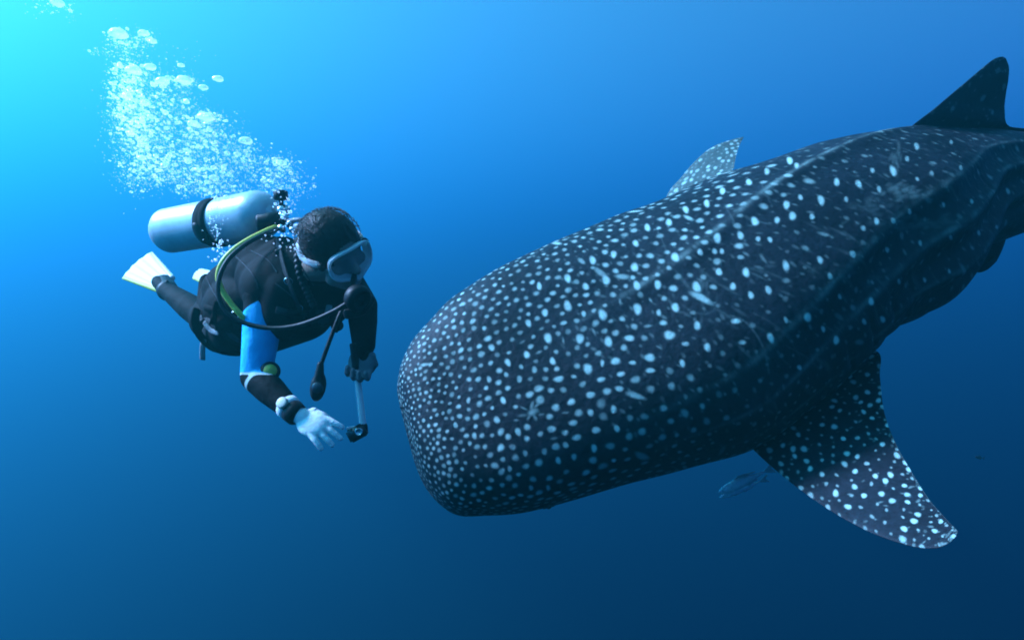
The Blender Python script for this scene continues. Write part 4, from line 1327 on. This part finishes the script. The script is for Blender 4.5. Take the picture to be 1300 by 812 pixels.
    # inflator by the neck with its dump valve
    tube("inflator", [at(376, 288, 2.30), at(386, 286, 2.27), at(393, 287, 2.25)], [.012, .010, .008], simple("inflator_grey", (.3, .33, .36), .4, var=.3), root, 10, n=12)
    return root


def build_camera_pole():
    top, bot = at(452, 463, 2.235), at(461.5, 545, 2.235)
    root = thing("camera_pole", (top + bot) / 2, "white handheld camera pole with small black camera, held below the mask", "camera pole")
    ax = unit(bot - top)
    t2 = top - ax * .05
    tube("pole", [t2, top, bot], [.0095, .0105, .0115], WHITE, root, 14, n=16)
    tube("grip", [t2 - ax * .02, top + ax * .012], [.014, .014], RUBBER, root, 14, n=8)
    cc = at(453.5, 549, 2.225)
    cx, cz = unit([.88, 0, .47]), None
    cy = unit([.1, 1, 0]); cy = unit(cy - cx * (cy @ cx)); cz = np.cross(cx, cy)
    bm = bmesh.new()
    bmesh.ops.create_cube(bm, size=1)
    bmesh.ops.bevel(bm, geom=bm.edges[:], offset=.12, segments=3, affect='EDGES')
    V = np.array([v.co[:] for v in bm.verts]); F = [[v.index for v in f.verts] for f in bm.faces]; bm.free()
    P_ = cc + V[:, :1] * cx * .062 + V[:, 1:2] * cy * .032 + V[:, 2:] * cz * .046
    cam_o = mesh_from("camera_housing", P_, F, simple("camera_black", (.012, .013, .015), .3, .5, bump=.1), root)
    lathe("camera_lens", cc + cx * .012 - cy * .016, -cy, [(-.003, .013), (.006, .013), (.007, .010), (.004, .009), (.004, .001)], CHROME, cam_o, 20)
    lathe("shutter_button", cc - cx * .018 + cz * .022, cz, [(-.002, .006), (.003, .006), (.004, .001)], CHROME, cam_o, 12)
    tube("camera_clamp", [bot, bot * .6 + (cc + cx * .02 + cz * .025) * .4, cc - cx * .022 + cz * .028 - cy * .004], [.012, .008, .006], WHITE, root, 10, .6, n=10)
    V2, q2 = cone_arrays(bot - ax * .01, .015, bot + ax * .008, .014, 14)
    mesh_from("pivot_knob", V2, q2, RUBBER, root)
    return root


diver = build_diver()
build_scuba()
build_camera_pole()


# ------------------------------------------------------------------ exhaled bubbles
def bubble_material(name, clear):
    m, n, l = new_mat(name)
    n.remove(n["Principled BSDF"])
    out = n["Material Output"]
    di = n.new("ShaderNodeBsdfDiffuse"); di.inputs[0].default_value = (.74, .76, .76, 1)
    tl = n.new("ShaderNodeBsdfTranslucent"); tl.inputs[0].default_value = (.74, .76, .76, 1)
    gl = n.new("ShaderNodeBsdfGlossy"); gl.inputs[0].default_value = (1, 1, 1, 1); gl.inputs["Roughness"].default_value = .12
    tr = n.new("ShaderNodeBsdfTransparent"); tr.inputs[0].default_value = (.95, .98, 1, 1)
    a = n.new("ShaderNodeAddShader")
    l.new(di.outputs[0], a.inputs[0]); l.new(tl.outputs[0], a.inputs[1])
    b = n.new("ShaderNodeMixShader"); b.inputs[0].default_value = .2
    l.new(a.outputs[0], b.inputs[1]); l.new(gl.outputs[0], b.inputs[2])
    lw = n.new("ShaderNodeLayerWeight"); lw.inputs[0].default_value = .35
    r = n.new("ShaderNodeMapRange"); r.inputs[1].default_value = 0; r.inputs[2].default_value = .8; r.inputs[3].default_value = clear; r.inputs[4].default_value = .95
    l.new(lw.outputs["Facing"], r.inputs[0])
    c = n.new("ShaderNodeMixShader")
    l.new(r.outputs[0], c.inputs[0]); l.new(tr.outputs[0], c.inputs[1]); l.new(b.outputs[0], c.inputs[2])
    l.new(c.outputs[0], out.inputs["Surface"])
    return m


BUB = bubble_material("air_bubble", .30)
BUB_BIG = bubble_material("large_air_bubble", .12)


def build_bubbles():
    r = np.random.default_rng(42)
    bm = bmesh.new(); bmesh.ops.create_icosphere(bm, subdivisions=1, radius=1)
    bv = np.array([v.co[:] for v in bm.verts]); bf = np.array([[v.index for v in f.verts] for f in bm.faces]); bm.free()
    # cloud pieces: x, y, spread x, spread y, how many, mean radius in photograph pixels
    clouds = [(168, 92, 13, 8, 190, 1.3), (163, 120, 13, 14, 320, 1.3), (172, 150, 16, 16, 400, 1.35), (182, 182, 18, 17, 330, 1.3), (196, 210, 22, 13, 220, 1.25), (172, 222, 10, 12, 70, 1.0),
              (216, 130, 16, 15, 200, 1.15), (215, 165, 20, 20, 260, 1.2), (208, 103, 12, 4, 60, 1.3), (236, 104, 8, 4, 50, 1.4), (262, 152, 12, 6, 110, 1.5), (264, 172, 16, 12, 220, 1.25), (250, 196, 24, 14, 240, 1.2),
              (240, 222, 26, 10, 230, 1.25), (262, 236, 20, 7, 150, 1.3), (280, 215, 18, 14, 130, 1.1), (302, 190, 14, 12, 100, 1.2), (313, 203, 9, 9, 80, 1.3), (340, 212, 18, 10, 90, 1.1), (360, 210, 9, 7, 60, 1.4),
              (355, 232, 16, 12, 120, 1.1), (372, 240, 12, 12, 70, 1.0), (150, 52, 9, 9, 60, 1.2), (168, 58, 14, 9, 70, 1.0), (185, 46, 5, 6, 24, 1.2), (128, 66, 9, 4, 12, 1.0), (62, 6, 14, 7, 26, 1.0), (88, 14, 8, 6, 12, .9),
              (225, 75, 30, 14, 14, .8), (150, 150, 10, 40, 40, .8), (290, 245, 20, 4, 50, 1.1), (330, 236, 14, 8, 50, 1.2)]
    Vs, Fs, off = [], [], 0
    for (x, y, sx, sy, cnt, mr) in clouds:
        for k in range(int(cnt * .52)):
            px, py = x + r.normal() * sx, y + r.normal() * sy
            Y = 2.66 + r.normal() * .14 + (235 - py) * .0004
            rad = mr * math.exp(r.normal() * .55) * .80 / F_PX * Y
            sc_ = np.array([1 + r.uniform(0, .35), 1 + r.uniform(0, .3), r.uniform(.65, 1.0)]) * rad
            Vs.append(at(px, py, Y) + bv * sc_); Fs.append(bf + off); off += len(bv)
    # a mist of the finest bubbles
    bm = bmesh.new(); bmesh.ops.create_icosphere(bm, subdivisions=1, radius=1)
    tv = np.array([v.co[:] for v in bm.verts]); tf = np.array([[v.index for v in f.verts] for f in bm.faces]); bm.free()
    for (x, y, sx, sy, cnt, mr) in clouds:
        for k in range(int(cnt * 2.2)):
            px, py = x + r.normal() * sx * 1.08, y + r.normal() * sy * 1.08
            Y = 2.66 + r.normal() * .16
            Vs.append(at(px, py, Y) + tv * (r.uniform(.25, .6) / F_PX * Y)); Fs.append(tf + off); off += len(tv)
    # bubbles that slip past the tank strap, the valve and the shoulder
    for (x, y, sx, sy, cnt, Y0) in ((274, 285, 7, 20, 75, 2.44), (283, 318, 9, 8, 26, 2.42), (362, 268, 8, 12, 45, 2.30), (368, 292, 9, 8, 22, 2.26), (345, 305, 14, 8, 10, 2.2), (375, 318, 10, 10, 8, 2.12)):
        for k in range(cnt):
            px, py = x + r.normal() * sx, y + r.normal() * sy
            rad = .95 * math.exp(r.normal() * .4) / F_PX * Y0
            Vs.append(at(px, py, Y0 + r.normal() * .015) + bv * rad); Fs.append(bf + off); off += len(bv)
    o = mesh_from("bubbles", np.vstack(Vs), np.vstack(Fs), BUB)
    tag(o, "plume of small white exhaled bubbles rising above the diver's tank", kind="stuff")
    # the larger domed bubbles that can be told apart
    big = [(150, 44, 11, "largest domed bubble at the very top of the plume"), (182, 43, 6.5, "small domed bubble right of the topmost one"),
           (170, 90, 9, "domed bubble crowning the dense left column of the plume"), (191, 86, 7, "domed bubble at the right shoulder of the dense left column"),
           (207, 104, 8, "flattened bubble between the two columns of the plume"), (234, 103, 9, "wide flattened bubble leading the right column of the plume"),
           (277, 101, 6.5, "lone round bubble at the upper right of the plume"), (258, 112, 6, "bubble just below and left of the lone upper right one"),
           (262, 150, 10, "wide bright domed bubble in the middle of the right column"), (312, 180, 8.5, "bright round bubble on the right side, above the tank valve"),
           (357, 208, 6.5, "bubble nearest the diver's head, at the plume's right end"), (245, 158, 7, "bubble close beside the wide bright domed one, on its left"),
           (73, 5, 8, "stray bubble in the far upper left corner, away from the plume")]
    for (x, y, rp, lab) in big:
        n_, m_ = 18, 28
        Y = 2.56 + r.normal() * .06
        R_ = rp / F_PX * Y
        u = np.linspace(.02, np.pi - .02, n_); v = np.linspace(0, 2 * np.pi, m_, endpoint=False)
        z = np.cos(u)[:, None] * np.ones(m_)[None]
        z = np.where(z < 0, z * .28, z * .72)                 # mushroom cap: domed above, flat below
        wv = 1 + .08 * np.sin(3 * v + r.uniform(0, 6))[None] * np.sin(u)[:, None] + .05 * np.sin(5 * v + r.uniform(0, 6))[None]
        P_ = np.stack([np.sin(u)[:, None] * np.cos(v)[None] * wv, np.sin(u)[:, None] * np.sin(v)[None] * wv, z + .06 * np.sin(2 * v + 1)[None] * np.sin(u)[:, None]], -1) * R_
        o = mesh_from("air_bubble", P_.reshape(-1, 3) + at(x, y, Y), grid_quads(n_, m_), BUB_BIG)
        tag(o, lab, "bubble", "large bubbles in the diver's plume")


build_bubbles()


# ------------------------------------------------------------------ small fish
def build_fish(head, tail, height, body_m, fin_m, label, cat, belly_m=None):
    head, tail = np.asarray(head), np.asarray(tail)
    ax = unit(tail - head); L = np.linalg.norm(tail - head)
    up = unit(np.array([0, 0, 1.0]) - ax * ax[2])
    sd = np.cross(ax, up)
    root = thing("small_fish", (head + tail) / 2, label, cat)
    n_, m_ = 26, 20
    t = np.linspace(0, 1, n_)
    h = height * np.interp(t, [0, .04, .15, .35, .6, .8, .93, 1], [.02, .38, .78, 1.0, .82, .45, .22, .20]) / 2
    w = h * .62
    a = np.linspace(0, 2 * np.pi, m_, endpoint=False)
    ctr = head + (t * L * .82)[:, None] * ax + (np.sin(t * 3) * .015 * L)[:, None] * sd
    P_ = ctr[:, None] + (np.cos(a)[None] * h[:, None])[..., None] * up + (np.sin(a)[None] * w[:, None])[..., None] * sd
    mesh_from("body", P_.reshape(-1, 3), grid_quads(n_, m_), body_m, root)

    def plate(name, pts, th):
        pts = np.array(pts); k = len(pts)
        V = np.vstack([pts + sd * th, pts - sd * th])
        F = [list(range(k)), list(range(2 * k - 1, k - 1, -1))] + [[i, k + i, k + (i + 1) % k, (i + 1) % k] for i in range(k)]
        o = mesh_from(name, V, F, fin_m, root, smooth=False)
        return o
    e = ctr[-1]
    hh = height
    plate("tail_fin", [e + up * hh * .1, e + ax * L * .06 + up * hh * .28, e + ax * L * .18 + up * hh * .55, e + ax * L * .13 + up * hh * .12, e + ax * L * .11, e + ax * L * .13 - up * hh * .12, e + ax * L * .18 - up * hh * .55, e + ax * L * .06 - up * hh * .28, e - up * hh * .1], L * .003)
    b = head + ax * L * .30 + up * hh * .46
    plate("back_fin", [b, b + ax * L * .08 + up * hh * .25, b + ax * L * .2 + up * hh * .14, b + ax * L * .38 - up * hh * .10, b + ax * L * .3 - up * hh * .14], L * .003)
    b = head + ax * L * .45 - up * hh * .42
    plate("anal_fin", [b, b + ax * L * .05 - up * hh * .2, b + ax * L * .2 - up * hh * .02, b + ax * L * .22 + up * hh * .10], L * .003)
    em = bpy.data.materials.get("fish_eye") or simple("fish_eye", (.01, .01, .01), .15, .5)
    for s in (1, -1):
        V, q = ell_arrays(head + ax * L * .07 + up * hh * .06 + sd * s * w[3] * .80, [ax, up, sd], [hh * .07, hh * .07, hh * .04], 8, 12)
        mesh_from("eye", V, q, em, root)
    return root


silver = simple("silver_fish", (.62, .72, .70), .5, .4, .15, var=.45, vscale=60, bump=.2, bscale=120)
silver2 = simple("silver_fish_fin", (.38, .46, .45), .5, .2, var=.3, vscale=40)
darkf = simple("dark_fish", (.03, .04, .05), .5, .2, var=.3)
build_fish(at(912, 625, 3.62), at(984, 592, 3.66), .060, silver, silver2, "slim silvery fish close under the shark, just ahead of the pectoral fin", "fish")
build_fish(at(914, 631, 3.70), at(976, 606, 3.74), .042, silver, silver2, "thinner silvery fish swimming right below the other one under the shark", "fish")
build_fish(at(1238, 579.5, 16.0), at(1250, 581.5, 16.1), .075, darkf, darkf, "tiny dark fish far off in the water right of the pectoral fin", "fish")
